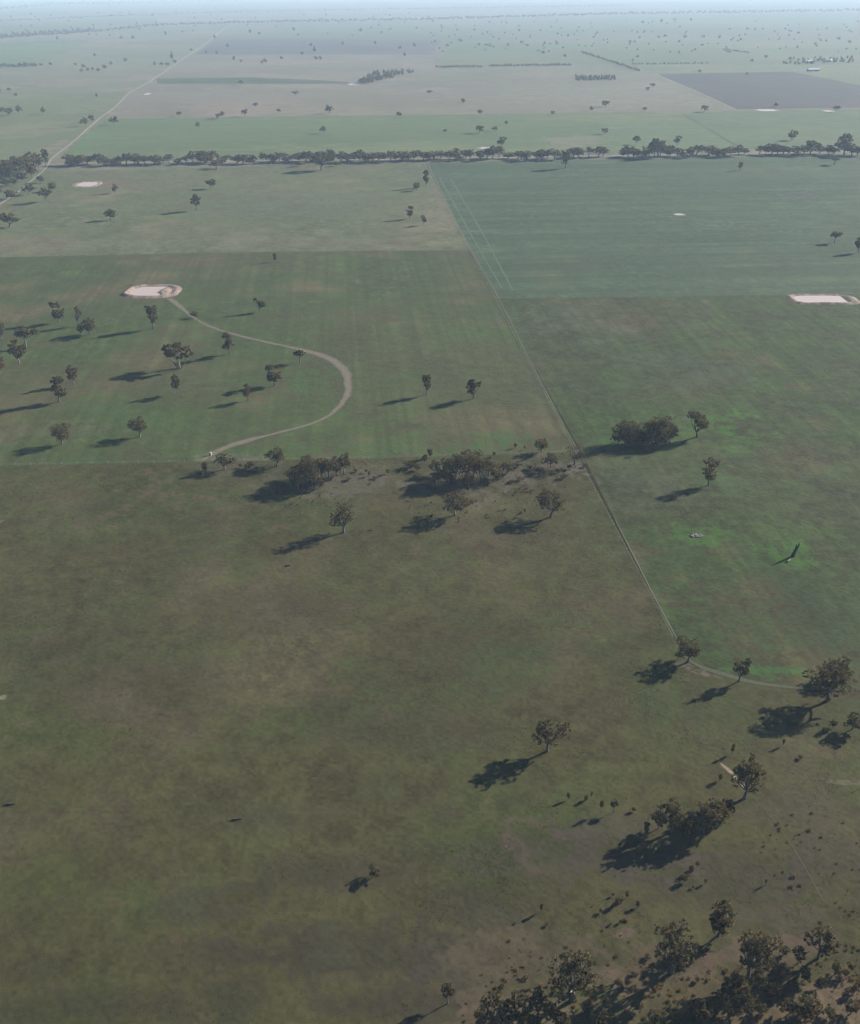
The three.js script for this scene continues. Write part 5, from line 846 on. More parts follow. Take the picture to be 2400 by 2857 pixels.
    [919, -7817, 26, 13], [929, -7726, 22, 13], [962, -7989, 16, 11], [970, -7966, 15, 16], [985, -7953, 17, 15], [985, -7839, 16, 16], [1018, -7985, 24, 15], [999, -7845, 22, 14], [1019, -7911, 22, 13], [1024, -7867, 18, 14],
    [1049, -7894, 23, 15], [1038, -7780, 26, 13], [1068, -7929, 22, 16], [1086, -7971, 26, 13], [1082, -7888, 15, 12], [1122, -8078, 18, 17], [1135, -8084, 26, 16], [1152, -8141, 22, 15], [1138, -7920, 19, 12], [1181, -8148, 21, 14],
    [1160, -7913, 22, 11], [1185, -7975, 22, 14], [1233, -8238, 22, 11], [1202, -7978, 16, 16], [1232, -8111, 26, 16], [1263, -8247, 25, 17], [1272, -8136, 15, 10], [1254, -8001, 23, 15], [1265, -8009, 26, 16], [1305, -8179, 26, 17],
    [1324, -8202, 26, 15], [1336, -8226, 23, 15], [1325, -8121, 26, 17], [1357, -8268, 23, 14], [1385, -8272, 20, 13], [1369, -8158, 19, 16], [1383, -8139, 20, 12], [1402, -8186, 20, 11], [1398, -8151, 21, 14], [1445, -8264, 26, 18],
    [1480, -8406, 26, 17], [1479, -8329, 26, 14], [1460, -8197, 21, 14], [1466, -8164, 25, 16], [1502, -8329, 22, 11], [1523, -8368, 16, 14], [1477, -8084, 21, 12], [1557, -8393, 26, 17], [1511, -8069, 19, 11], [1578, -8430, 26, 18],
    [1565, -8277, 18, 14], [1619, -8466, 22, 14], [1576, -8170, 20, 14], [1591, -8215, 24, 12], [1648, -8499, 19, 17], [1584, -8110, 15, 13], [1599, -8101, 25, 12], [1654, -8323, 17, 17], [1702, -8493, 21, 15], [1690, -8388, 21, 12],
    [1698, -8364, 22, 17], [1726, -8401, 18, 17], [1736, -8425, 26, 13], [1713, -8240, 20, 11], [1754, -8428, 25, 13], [1760, -8309, 26, 13], [1744, -8207, 17, 11], [1762, -8203, 18, 17], [1842, -8606, 21, 18], [1813, -8338, 26, 13],
    [1796, -8216, 15, 13], [1887, -8605, 24, 15], [1849, -8349, 21, 15], [1844, -8334, 17, 17], [1921, -8642, 24, 13], [1883, -8330, 19, 14], [1937, -8576, 20, 12], [1958, -8630, 26, 15], [1966, -8602, 21, 18], [1941, -8428, 16, 13],
    [1935, -8296, 16, 11], [2018, -8611, 20, 14], [2038, -8635, 26, 16], [2042, -8644, 24, 17], [2039, -8607, 17, 13], [2042, -8491, 21, 17], [2005, -8377, 25, 12], [2103, -8726, 18, 17], [2055, -8398, 22, 16], [2060, -8388, 18, 14],
    [2152, -8744, 18, 14], [2153, -8701, 24, 14], [2110, -8462, 18, 17], [2157, -8572, 22, 13], [2187, -8651, 20, 12], [2146, -8461, 16, 13], [2157, -8485, 21, 18], [2248, -8758, 18, 17], [2257, -8773, 24, 18], [2177, -8408, 24, 17],
    [2276, -8734, 20, 14], [2204, -8420, 16, 17], [2215, -8412, 25, 12], [2294, -8631, 19, 14], [2343, -8780, 21, 12], [2282, -8564, 26, 18], [2287, -8507, 26, 13], [2354, -8683, 17, 18], [2310, -8525, 17, 16], [2401, -8752, 19, 15],
    [2394, -8723, 18, 15], [2378, -8626, 21, 17], [2466, -8851, 19, 15], [2467, -8809, 21, 15], [2514, -8934, 23, 13], [2420, -8566, 16, 13], [2534, -8934, 25, 14], [2479, -8724, 20, 18], [2444, -8571, 18, 15], [2573, -8975, 18, 17],
    [2477, -8577, 23, 13], [2502, -8628, 24, 12], [2568, -8824, 26, 19], [2569, -8740, 18, 16], [2531, -8598, 23, 18], [2584, -8707, 19, 11], [2631, -8815, 23, 15], [2601, -8728, 21, 16], [2654, -8834, 26, 14], [2648, -8801, 17, 18],
    [2708, -8913, 26, 15], [2689, -8814, 23, 15], [2697, -8799, 22, 12], [2739, -8912, 24, 14], [2725, -8803, 23, 16], [2803, -9056, 26, 19], [2778, -8888, 25, 14], [2861, -9131, 26, 14], [2840, -9049, 22, 15], [2814, -8882, 21, 18],
    [2813, -8870, 20, 15], [2798, -8749, 26, 14], [2858, -8914, 19, 18], [2901, -9005, 26, 19], [2952, -9153, 22, 19], [2930, -9061, 18, 16], [2851, -8767, 26, 17], [2863, -8741, 25, 16], [2953, -9006, 26, 14], [2959, -8979, 26, 17],
    [3027, -9120, 26, 18], [2967, -8940, 26, 15], [3007, -8996, 19, 13], [3017, -8960, 17, 16], [3054, -9081, 20, 18], [3047, -9023, 20, 11], [3093, -9064, 26, 17], [3119, -9126, 26, 17], [3117, -9120, 26, 14], [3065, -8915, 25, 13],
    [3051, -8833, 26, 14], [3166, -9098, 26, 19], [3114, -8900, 21, 16], [3239, -9232, 20, 19], [3174, -9047, 26, 15], [3148, -8916, 22, 14], [3170, -8969, 20, 14], [3282, -9198, 26, 15], [3299, -9245, 26, 18], [3228, -9026, 20, 14],
    [3243, -9032, 24, 15], [3332, -9246, 19, 13], [3432, -9432, 26, 17], [3430, -9431, 26, 15], [3453, -9433, 24, 17], [3397, -9276, 26, 18], [3406, -9222, 26, 15], [3497, -9451, 24, 14], [3382, -9132, 20, 18], [3391, -9062, 18, 12],
    [3483, -9325, 19, 19], [3489, -9310, 26, 15], [3585, -9495, 18, 19], [3522, -9274, 24, 12], [3491, -9197, 23, 15], [3449, -9021, 26, 14], [3501, -9164, 26, 17], [3601, -9391, 26, 16], [3637, -9431, 19, 14], [3611, -9336, 26, 18],
    [3598, -9244, 26, 16], [3638, -9350, 20, 15], [3686, -9400, 25, 16], [3613, -9190, 21, 17], [3711, -9389, 26, 17], [3768, -9500, 21, 17], [3786, -9509, 19, 20], [3689, -9273, 19, 19], [3823, -9556, 24, 17], [3753, -9365, 26, 15],
    [3755, -9314, 19, 17], [3844, -9493, 24, 12], [3876, -9528, 18, 14], [3830, -9409, 22, 14], [3758, -9192, 26, 15], [3848, -9363, 26, 17], [3832, -9305, 22, 19], [3889, -9384, 20, 17], [3900, -9403, 26, 17], [3865, -9285, 24, 19],
    [3982, -9563, 23, 15], [4005, -9579, 24, 14], [4055, -9663, 26, 19], [4072, -9638, 25, 13], [4064, -9571, 25, 16], [4048, -9554, 26, 20], [4032, -9450, 22, 18], [4106, -9570, 18, 15], [4079, -9529, 19, 12], [4145, -9608, 20, 13],
    [4023, -9314, 20, 16], [4069, -9362, 21, 20], [-2009, -4509, 9, 12], [-2014, -4534, 11, 11], [-1995, -4516, 8, 12], [-2028, -4583, 9, 13], [-2019, -4581, 12, 9], [-1987, -4529, 12, 9], [-2032, -4644, 13, 13], [-2024, -4622, 14, 12],
    [-2009, -4615, 11, 13], [-2009, -4614, 15, 9], [-1955, -4505, 15, 12], [-1989, -4606, 14, 13], [-1952, -4513, 10, 9], [-1962, -4558, 13, 9], [-1923, -4467, 10, 9], [-1931, -4493, 13, 13], [-1913, -4479, 10, 12], [-1994, -4665, 14, 11],
    [-1916, -4505, 14, 11], [-1946, -4586, 14, 8], [-1987, -4690, 13, 13], [-1947, -4608, 11, 12], [-1907, -4521, 10, 11], [-1974, -4711, 12, 13], [-1876, -4479, 10, 11], [-1874, -4493, 10, 9], [-1974, -4729, 9, 11], [-1896, -4562, 10, 13],
    [-1896, -4584, 13, 9], [-1892, -4579, 11, 13], [-1864, -4506, 12, 9], [-1899, -4613, 10, 9], [-1928, -4712, 14, 11], [-1841, -4508, 15, 12], [-1851, -4530, 10, 8], [-1910, -4709, 15, 13], [-1838, -4536, 10, 11], [-1863, -4600, 9, 11],
    [-1917, -4761, 12, 10], [-1905, -4740, 14, 11], [-1865, -4660, 10, 12], [-1822, -4562, 10, 11], [-1905, -4769, 11, 13], [-1816, -4562, 8, 11], [-1885, -4755, 15, 14], [-1862, -4701, 11, 12], [-1839, -4651, 15, 9], [-1834, -4654, 12, 11],
    [-1861, -4731, 15, 12], [-1797, -4598, 12, 13], [-1775, -4555, 8, 12], [-1841, -4725, 13, 10], [-1802, -4645, 13, 11], [-1816, -4692, 10, 13], [-1808, -4695, 12, 12], [-1764, -4587, 15, 11], [-1759, -4583, 9, 9], [-1850, -4818, 16, 11],
    [-1811, -4741, 10, 12], [-1768, -4643, 12, 10], [-1826, -4798, 16, 9], [-1832, -4842, 16, 10], [-1750, -4625, 14, 13], [-1754, -4667, 15, 11], [-1761, -4679, 10, 13], [-1813, -4844, 10, 11], [-1779, -4750, 12, 11], [-1749, -4682, 13, 11],
    [-1723, -4654, 14, 8], [-1755, -4736, 11, 12], [-1730, -4679, 15, 9], [-1793, -4873, 14, 14], [-1756, -4791, 14, 11], [-1715, -4703, 11, 11], [-1748, -4806, 9, 12], [-1794, -4922, 16, 10], [-1708, -4706, 15, 11], [-1767, -4906, 9, 13],
    [-1721, -4774, 11, 10], [-1692, -4707, 9, 13], [-1734, -4839, 12, 14], [-1741, -4885, 9, 10], [-1708, -4813, 14, 14], [-1762, -4982, 14, 10], [-1772, -4997, 10, 13], [-1726, -4877, 15, 10], [-1702, -4855, 13, 10], [-1693, -4813, 16, 10],
    [-1717, -4922, 10, 14], [-1693, -4865, 11, 12], [-1692, -4865, 12, 11], [-1735, -5028, 10, 13], [-1707, -4966, 14, 9], [-1745, -5084, 16, 12], [-1722, -5013, 14, 13], [-1712, -5013, 17, 11], [-1720, -5068, 10, 14], [-1676, -4917, 10, 12],
    [-1660, -4897, 15, 12], [-1654, -4902, 13, 10], [-1717, -5109, 13, 13], [-1681, -5031, 16, 12], [-1698, -5077, 14, 11], [-1642, -4929, 16, 14], [-1633, -4906, 12, 10], [-1705, -5154, 16, 14], [-1660, -5049, 14, 12], [-1659, -5062, 15, 14],
    [-1619, -4955, 11, 9], [-1624, -4964, 12, 12], [-1636, -5013, 11, 14], [-1672, -5164, 10, 15], [-1648, -5117, 14, 10], [-1680, -5217, 16, 13], [-1679, -5222, 11, 11], [-1612, -5033, 15, 11], [-1602, -5027, 15, 15], [-1592, -5019, 17, 13],
    [-1657, -5255, 10, 10], [-1632, -5192, 12, 13], [-1672, -5305, 14, 12], [-1603, -5119, 10, 10], [-1585, -5087, 13, 14], [-1657, -5328, 15, 16], [-1621, -5235, 10, 15], [-1641, -5300, 14, 14], [-1577, -5129, 16, 14], [-1567, -5114, 14, 14],
    [-1644, -5358, 11, 10], [-1601, -5253, 10, 13], [-1570, -5173, 15, 13], [-1540, -5107, 14, 14], [-1621, -5375, 11, 11], [-1596, -5313, 17, 15], [-1601, -5335, 14, 15], [-1603, -5398, 14, 13], [-2796, -6341, 9, 7], [-2797, -6348, 14, 7],
    [-2754, -6291, 12, 6], [-2780, -6364, 8, 8], [-2762, -6364, 8, 6], [-2766, -6401, 8, 8], [-2731, -6355, 13, 9], [-2733, -6368, 14, 7], [-2718, -6367, 10, 7], [-2728, -6426, 10, 7], [-2718, -6447, 8, 7], [-2686, -6411, 10, 6],
    [-2689, -6432, 13, 7], [-2675, -6432, 8, 7], [-2693, -6498, 10, 7], [-2644, -6414, 8, 9], [-2675, -6520, 9, 7], [-2652, -6484, 13, 8], [-2656, -6520, 12, 9], [-2612, -6446, 8, 8], [-2605, -6460, 13, 8], [-2635, -6571, 12, 9],
    [-2606, -6553, 11, 9], [-2610, -6599, 14, 7], [-2600, -6609, 11, 9], [-2566, -6529, 11, 8], [-2556, -6536, 8, 9], [-2536, -6542, 11, 7], [-2555, -6622, 10, 6], [-2523, -6549, 12, 7], [-2554, -6650, 9, 7], [-2529, -6621, 10, 8],
    [-2515, -6650, 14, 8], [-2510, -6665, 11, 9], [-2531, -6737, 14, 7], [-2518, -6759, 15, 9], [-2494, -6734, 8, 6], [-2482, -6728, 11, 9], [-2489, -6789, 14, 9], [-2464, -6742, 10, 6], [-2442, -6733, 11, 7], [-2433, -6746, 11, 9],
    [-2477, -6881, 13, 7], [-2469, -6901, 12, 8], [-2460, -6927, 12, 7], [-2441, -6917, 11, 6], [-2410, -6851, 8, 7], [-2404, -6868, 15, 8], [-2403, -6935, 11, 6], [-2384, -6933, 15, 8], [-2380, -6918, 15, 7], [-2366, -6942, 9, 6],
    [-2395, -7070, 11, 8], [-2377, -7062, 9, 6], [-2345, -6982, 10, 6], [-2353, -7056, 16, 9], [-2334, -7050, 10, 6], [-2347, -7123, 12, 6], [-2328, -7137, 10, 9], [-2312, -7134, 14, 7], [-2308, -7125, 9, 10], [-2306, -7174, 16, 10],
    [-2280, -7166, 13, 7], [-2313, -7310, 14, 10], [-2307, -7335, 11, 9], [-2261, -7213, 14, 9], [-2291, -7368, 11, 10], [-2249, -7277, 16, 10], [-2251, -7342, 12, 7], [-2235, -7306, 12, 6], [-2269, -7453, 15, 8], [-2258, -7500, 14, 9],
    [-2242, -7461, 16, 9], [-2248, -7543, 12, 10], [-2196, -7440, 12, 7], [-2225, -7595, 13, 8], [-2173, -7453, 10, 10], [-2190, -7551, 14, 7], [-2157, -7523, 16, 8], [-2141, -7519, 10, 10], [-2173, -7694, 14, 9], [-2148, -7655, 12, 7],
    [-2128, -7624, 13, 7], [-2159, -7757, 14, 8], [-2120, -7662, 17, 10], [-2111, -7700, 13, 10], [-2088, -7675, 14, 11], [-2087, -7705, 17, 8], [-2082, -7749, 15, 10], [-2079, -7839, 13, 9], [-2054, -7821, 17, 11], [-2074, -7918, 10, 10],
    [-2073, -7942, 13, 10], [-2050, -7917, 17, 10], [-2020, -7875, 17, 9], [-1998, -7895, 11, 11], [-2023, -7987, 13, 11], [-2006, -7992, 16, 8], [-1972, -7917, 17, 9], [-1970, -7984, 14, 9], [-1967, -8079, 15, 10], [-1942, -7988, 10, 8],
    [-1954, -8092, 11, 9], [-1943, -8135, 13, 9], [-1912, -8067, 14, 11], [-1897, -8103, 12, 9], [-1864, -8020, 13, 10], [-1892, -8196, 15, 9], [-1840, -8034, 16, 8], [-1834, -8131, 17, 11], [-1810, -8069, 10, 8], [-1840, -8284, 17, 9],
    [-1804, -8180, 11, 10], [-1775, -8154, 17, 11], [-1780, -8195, 17, 9], [-1764, -8233, 17, 9], [-1755, -8266, 17, 10], [-1760, -8301, 11, 8], [-1746, -8401, 16, 9], [-1712, -8278, 18, 11], [-1694, -8280, 17, 9], [-1695, -8297, 12, 8],
    [-1695, -8417, 15, 10], [-1677, -8404, 11, 12], [-1669, -8497, 17, 12], [-1660, -8530, 17, 12], [-1654, -8555, 18, 9], [-1622, -8483, 18, 9], [-1596, -8406, 16, 10], [-1611, -8602, 11, 10], [-1580, -8554, 14, 9], [-1587, -8590, 18, 11],
    [-1574, -8683, 15, 10], [-1539, -8617, 16, 12], [-1551, -8709, 12, 8], [-1522, -8659, 17, 9], [-1498, -8569, 17, 12], [-1488, -8707, 16, 9], [-1485, -8724, 16, 9], [-1459, -8667, 16, 12], [-1466, -8842, 18, 12], [-1429, -8674, 18, 12],
    [-1438, -8901, 11, 11], [-1424, -8906, 17, 11], [-1394, -8761, 11, 11], [-1383, -8831, 15, 8], [-1369, -8845, 13, 11], [-1344, -8771, 18, 9], [-1318, -8773, 13, 9], [-1325, -8967, 13, 8], [-1322, -8945, 12, 10], [-1298, -9010, 17, 9],
    [-1266, -8944, 20, 10], [-1244, -8809, 15, 11], [-1231, -8923, 12, 12], [-1229, -8982, 13, 10], [-1211, -8961, 15, 8], [-1180, -8951, 12, 12], [-1163, -8885, 19, 12], [-1162, -9031, 13, 11], [-1151, -9098, 19, 10], [-1131, -9003, 15, 8],
    [-1097, -8941, 15, 13], [-1084, -8961, 20, 10], [-1065, -8987, 15, 13], [-1073, -9091, 19, 11], [-1035, -8982, 18, 9], [-1051, -9217, 18, 9], [-1029, -9184, 14, 13], [-1002, -9061, 19, 10], [-992, -9276, 18, 9], [-986, -9277, 18, 11],
    [-940, -9077, 12, 8], [-929, -9154, 17, 8], [-905, -9149, 12, 12], [-900, -9261, 12, 10], [-895, -9263, 12, 9], [-869, -9334, 20, 12], [-837, -9161, 15, 8], [-857, -9368, 17, 11], [-816, -9241, 15, 10], [-805, -9345, 16, 12],
    [-780, -9282, 15, 9], [-762, -9293, 11, 10], [-754, -9225, 13, 10], [-739, -9271, 13, 10], [-720, -9409, 17, 10], [-704, -9420, 13, 8], [-693, -9476, 20, 10], [-677, -9506, 17, 12], [-652, -9323, 13, 8], [-623, -9435, 20, 13],
    [-617, -9357, 20, 12], [-600, -9527, 13, 11], [-574, -9415, 18, 12], [-568, -9514, 15, 13], [-543, -9411, 19, 10], [-535, -9532, 16, 11], [-490, -9415, 13, 11], [-495, -9617, 15, 12], [-469, -9615, 14, 10], [-462, -9598, 20, 12],
    [-442, -9697, 21, 11], [-427, -9616, 19, 10], [-392, -9694, 12, 12], [-377, -9624, 14, 9], [-353, -9668, 16, 9], [-341, -9702, 21, 13], [-321, -9749, 16, 13], [-304, -9608, 18, 10], [-292, -9627, 19, 10], [-266, -9596, 12, 13],
    [-265, -9754, 14, 13], [-251, -9878, 13, 9], [-206, -9685, 13, 9], [-189, -9846, 21, 12], [-170, -9814, 22, 11], [-153, -9887, 15, 12], [-132, -9773, 18, 13], [-119, -9898, 20, 12], [-98, -9769, 13, 11], [-87, -9845, 12, 12],
    [-54, -9867, 14, 10], [-55, -10036, 20, 11], [-27, -9967, 16, 9], [-21, -9925, 17, 14], [4, -9932, 22, 11], [34, -9910, 17, 9], [51, -9883, 17, 11], [75, -9848, 15, 13], [86, -10076, 14, 12], [110, -9944, 17, 12],
    [134, -10016, 20, 11], [148, -10045, 16, 9], [161, -9940, 12, 10], [194, -10203, 14, 12], [221, -10207, 15, 14], [219, -10077, 22, 14], [238, -10026, 19, 10], [261, -10005, 21, 14], [289, -10290, 14, 11], [303, -10151, 15, 9],
    [322, -10013, 21, 13], [352, -10256, 21, 13], [362, -10142, 19, 12], [397, -10176, 18, 14], [402, -10300, 14, 9], [427, -10177, 17, 10], [465, -10374, 14, 14], [461, -10288, 16, 12], [496, -10160, 17, 10], [522, -10370, 18, 12],
    [527, -10409, 23, 11], [545, -10234, 17, 10], [584, -10386, 19, 13], [579, -10186, 20, 10], [604, -10232, 12, 14], [628, -10297, 22, 14], [679, -10485, 15, 9], [691, -10353, 22, 14], [699, -10490, 16, 10], [715, -10380, 13, 12],
    [754, -10564, 19, 11], [782, -10604, 22, 13], [779, -10312, 16, 11], [805, -10353, 17, 11], [838, -10637, 16, 9], [849, -10440, 18, 13], [885, -10635, 17, 14], [878, -10466, 17, 9], [914, -10464, 17, 14], [939, -10504, 23, 12],
    [956, -10579, 20, 11], [985, -10733, 19, 10], [1003, -10564, 19, 14], [1040, -10648, 22, 11], [1055, -10560, 19, 9], [1084, -10771, 22, 11], [1079, -10492, 19, 15], [1139, -10832, 24, 14], [1132, -10558, 22, 12], [1145, -10666, 23, 12],
    [1163, -10605, 23, 12], [1186, -10578, 18, 12], [1238, -10727, 20, 15], [1269, -10885, 19, 12], [1272, -10789, 14, 11], [1292, -10748, 21, 14], [1300, -10626, 17, 11], [1350, -10974, 18, 15], [1362, -10759, 13, 11], [1408, -10926, 18, 15],
    [1417, -10879, 21, 10], [1434, -10930, 21, 14], [1462, -10862, 23, 14], [1459, -10793, 19, 12], [1529, -11052, 16, 11], [1532, -10973, 17, 13], [1580, -11134, 16, 15], [1565, -10805, 19, 10], [1567, -10811, 17, 13], [1595, -10877, 14, 13],
    [1674, -11138, 20, 11], [1637, -10877, 16, 10], [1679, -10970, 21, 10], [1709, -10990, 22, 14], [1772, -11201, 24, 12], [1751, -10948, 15, 15], [1766, -10973, 13, 12], [1855, -11311, 15, 15], [1833, -11049, 17, 12], [1877, -11165, 15, 13],
    [1855, -11038, 18, 13], [1901, -11143, 22, 14], [1942, -11190, 24, 12], [1977, -11332, 15, 10], [2001, -11230, 13, 12], [-4271, -9714, 16, 13], [-4166, -9475, 12, 12], [-4300, -9843, 20, 13], [-4311, -9894, 17, 16], [-4295, -9888, 18, 12],
    [-4231, -9727, 13, 16], [-4050, -9316, 19, 11], [-4163, -9626, 17, 13], [-4060, -9440, 16, 13], [-4146, -9636, 17, 16], [-4058, -9453, 18, 13], [-4170, -9715, 13, 12], [-4129, -9665, 20, 16], [-4030, -9456, 17, 12], [-4170, -9840, 18, 16],
    [-4083, -9613, 20, 12], [-4079, -9654, 17, 15], [-4057, -9602, 15, 13], [-4122, -9812, 17, 12], [-3993, -9507, 13, 14], [-3945, -9404, 18, 10], [-4175, -9984, 20, 12], [-3890, -9320, 13, 14], [-3873, -9344, 14, 14], [-3985, -9650, 20, 14],
    [-4120, -9994, 20, 11], [-4117, -10006, 21, 12], [-3877, -9406, 13, 12], [-3863, -9407, 21, 14], [-4091, -10010, 12, 13], [-3968, -9731, 15, 17], [-3813, -9357, 14, 16], [-3902, -9625, 17, 17], [-3903, -9626, 19, 16], [-3837, -9532, 12, 10],
    [-4006, -9969, 15, 12], [-3795, -9427, 17, 10], [-3907, -9741, 13, 11], [-4015, -10043, 20, 11], [-3867, -9706, 19, 11], [-3855, -9735, 15, 14], [-3816, -9627, 14, 13], [-3782, -9566, 21, 17], [-3784, -9629, 20, 12], [-3889, -9907, 15, 14],
    [-3806, -9695, 14, 12], [-3775, -9675, 16, 17], [-3892, -10027, 22, 13], [-3834, -9884, 19, 11], [-3649, -9437, 17, 13], [-3698, -9550, 14, 16], [-3857, -9995, 14, 15], [-3836, -9966, 20, 11], [-3864, -10107, 13, 15], [-3825, -10040, 15, 17],
    [-3631, -9498, 13, 12], [-3839, -10122, 20, 15], [-3757, -9939, 21, 16], [-3706, -9814, 13, 14], [-3710, -9821, 16, 14], [-3691, -9808, 21, 14], [-3645, -9716, 15, 16], [-3621, -9676, 12, 15], [-3724, -9979, 21, 15], [-3764, -10137, 19, 17],
    [-3636, -9842, 19, 12], [-3809, -10301, 20, 13], [-3757, -10175, 19, 13], [-3651, -9965, 20, 16], [-3748, -10264, 18, 16], [-3648, -10013, 16, 14], [-3842, -10547, 18, 13], [-3847, -10614, 14, 15], [-3712, -10272, 13, 14], [-3744, -10361, 14, 12],
    [-3626, -10104, 19, 13], [-3715, -10347, 21, 13], [-3667, -10295, 14, 18], [-3832, -10750, 16, 15], [-3833, -10818, 18, 19], [-3641, -10288, 21, 13], [-3880, -10984, 24, 19], [-3728, -10590, 23, 14], [-3632, -10316, 23, 17], [-3830, -10939, 17, 13],
    [-3680, -10562, 18, 12], [-3840, -11024, 24, 14], [-3631, -10482, 14, 17], [-3837, -11149, 19, 16], [-3850, -11184, 16, 18], [-3655, -10636, 21, 17], [-3748, -10993, 17, 13], [-3707, -10903, 20, 14], [-3657, -10769, 18, 19], [-3680, -10863, 16, 14],
    [-3944, -11677, 20, 20], [-3713, -11038, 21, 17], [-3775, -11218, 16, 16], [-3916, -11700, 23, 20], [-3778, -11338, 25, 14], [-3787, -11358, 14, 16], [-3744, -11258, 23, 14], [-3970, -11981, 22, 20], [-3937, -11917, 17, 19], [-3947, -11998, 26, 18],
    [-3749, -11501, 25, 13], [-3804, -11621, 19, 18], [-3902, -12052, 16, 15], [-3945, -12169, 15, 20], [-3849, -11970, 17, 19], [-3769, -11689, 18, 18], [-3858, -12066, 16, 20], [-3870, -12132, 19, 19], [-3997, -12557, 26, 16], [-3714, -11705, 15, 14],
    [-3918, -12433, 16, 18], [-3780, -12003, 23, 17], [-3764, -11935, 20, 17], [-3909, -12450, 26, 20], [-3684, -11829, 23, 20], [-3868, -12390, 18, 20], [-3639, -11781, 15, 18], [-3703, -12015, 20, 16], [-3768, -12276, 23, 16], [-3799, -12413, 19, 19],
    [-3735, -12217, 19, 17], [-3813, -12516, 25, 16], [-3803, -12529, 24, 14], [-3789, -12519, 25, 19], [-3665, -12111, 17, 15], [-3810, -12653, 23, 14], [-3553, -11886, 23, 18], [-3709, -12439, 18, 18], [-3667, -12324, 18, 20], [-3513, -11840, 14, 20],
    [-3691, -12555, 24, 19], [-3537, -12027, 24, 18], [-3724, -12713, 25, 17], [-3583, -12279, 21, 15], [-3621, -12464, 19, 14], [-3617, -12502, 19, 20], [-3643, -12649, 23, 17], [-3635, -12674, 22, 15], [-3635, -12699, 16, 20], [-3486, -12190, 15, 14],
    [-3704, -13075, 24, 18], [-3532, -12417, 26, 16], [-3361, -11947, 19, 13], [-3407, -12108, 19, 20], [-3672, -13087, 19, 16], [-3672, -13139, 25, 20], [-3612, -13042, 26, 17], [-3371, -12178, 25, 15], [-3547, -12876, 26, 20], [-3552, -12982, 17, 20],
    [-3427, -12550, 22, 16], [-3311, -12181, 24, 18], [-3372, -12451, 23, 17], [-3277, -12074, 22, 14], [-3528, -13146, 21, 20], [-3421, -12689, 26, 19], [-3316, -12426, 24, 19], [-3393, -12739, 26, 14], [-3325, -12480, 18, 20], [-3262, -12348, 17, 20],
    [-3294, -12522, 17, 15], [-3375, -12859, 17, 20], [-3226, -12375, 18, 13], [-3421, -13222, 20, 20], [-3212, -12368, 26, 18], [-3207, -12381, 25, 14], [-3241, -12659, 25, 19], [-3276, -12829, 19, 20], [-3160, -12448, 26, 14], [-3356, -13207, 19, 19],
    [-3361, -13371, 17, 18], [-3236, -12816, 22, 20], [-3382, -13505, 18, 14], [-3283, -13115, 19, 20], [-3204, -12853, 21, 18], [-3243, -13193, 20, 20], [-3163, -12919, 22, 18], [-3089, -12648, 23, 20], [-3128, -12775, 22, 19], [-3075, -12620, 25, 19],
    [-3176, -13091, 26, 18], [-3115, -12941, 26, 20], [-3016, -12645, 18, 20], [-3038, -12703, 21, 19], [-3089, -12939, 19, 14], [-3196, -13476, 19, 20], [-3208, -13616, 26, 19], [-3176, -13557, 26, 20], [-3087, -13203, 25, 20], [-3023, -13018, 26, 20],
    [-3020, -13078, 24, 20], [-3185, -13812, 26, 20], [-2900, -12636, 19, 20], [-2887, -12713, 15, 20], [-3037, -13429, 26, 20], [-2869, -12663, 24, 15], [-3030, -13522, 23, 18], [-3031, -13580, 26, 15], [-2987, -13403, 23, 19], [-2861, -12894, 20, 19],
    [-3033, -13822, 24, 20], [-2844, -12937, 21, 16], [-3053, -13948, 19, 20], [-2953, -13570, 24, 19], [-2893, -13318, 23, 20], [-2805, -12982, 24, 15], [-2936, -13761, 21, 16], [-2786, -13049, 21, 15], [-2879, -13532, 21, 18], [-2880, -13582, 18, 20],
    [-2764, -13153, 22, 17], [-2735, -13044, 26, 16], [-2965, -14243, 26, 20], [-2920, -14122, 26, 20], [-2936, -14248, 26, 16], [-2756, -13492, 17, 15], [-2788, -13779, 26, 19], [-2711, -13437, 24, 20], [-2828, -14031, 25, 20], [-2685, -13383, 22, 20],
    [-2817, -14147, 22, 20], [-2812, -14193, 21, 15], [-2818, -14282, 26, 20], [-2746, -14020, 18, 20], [-2771, -14261, 26, 18], [-2545, -13121, 18, 17], [-2520, -13127, 17, 20], [-2617, -13680, 20, 19], [-2668, -14087, 18, 20], [-2486, -13198, 26, 17],
    [-2565, -13526, 26, 16], [-2646, -14102, 24, 20], [-2707, -14563, 26, 20], [-2529, -13723, 19, 17], [-2475, -13480, 22, 15], [-2560, -13932, 24, 20], [-2466, -13605, 26, 20], [-2589, -14296, 18, 20], [-2516, -13964, 21, 16], [-2646, -14757, 20, 20],
    [-2611, -14619, 26, 18], [-2468, -13938, 26, 19], [-2510, -14241, 24, 17], [-2405, -13745, 19, 20], [-2529, -14571, 26, 20], [-2551, -14742, 26, 18], [-2368, -13794, 18, 16], [-2439, -14372, 18, 20], [-2497, -14857, 23, 20], [-2300, -13611, 26, 18],
    [-2358, -14026, 26, 20], [-2411, -14482, 20, 16], [-2285, -13951, 18, 20], [-2243, -13679, 26, 20], [-2368, -14549, 19, 20], [510, -5234, 11, 12], [332, -5024, 9, 9], [763, -4202, 7, 9], [52, -5207, 10, 10], [57, -5851, 11, 12],
    [360, -3702, 9, 6], [14, -3729, 6, 6], [1643, -4776, 11, 9], [1712, -5467, 11, 12], [1000, -3783, 8, 6], [255, -5042, 11, 12], [387, -3825, 7, 7], [118, -4299, 10, 8], [696, -4431, 7, 8], [1428, -4614, 6, 7],
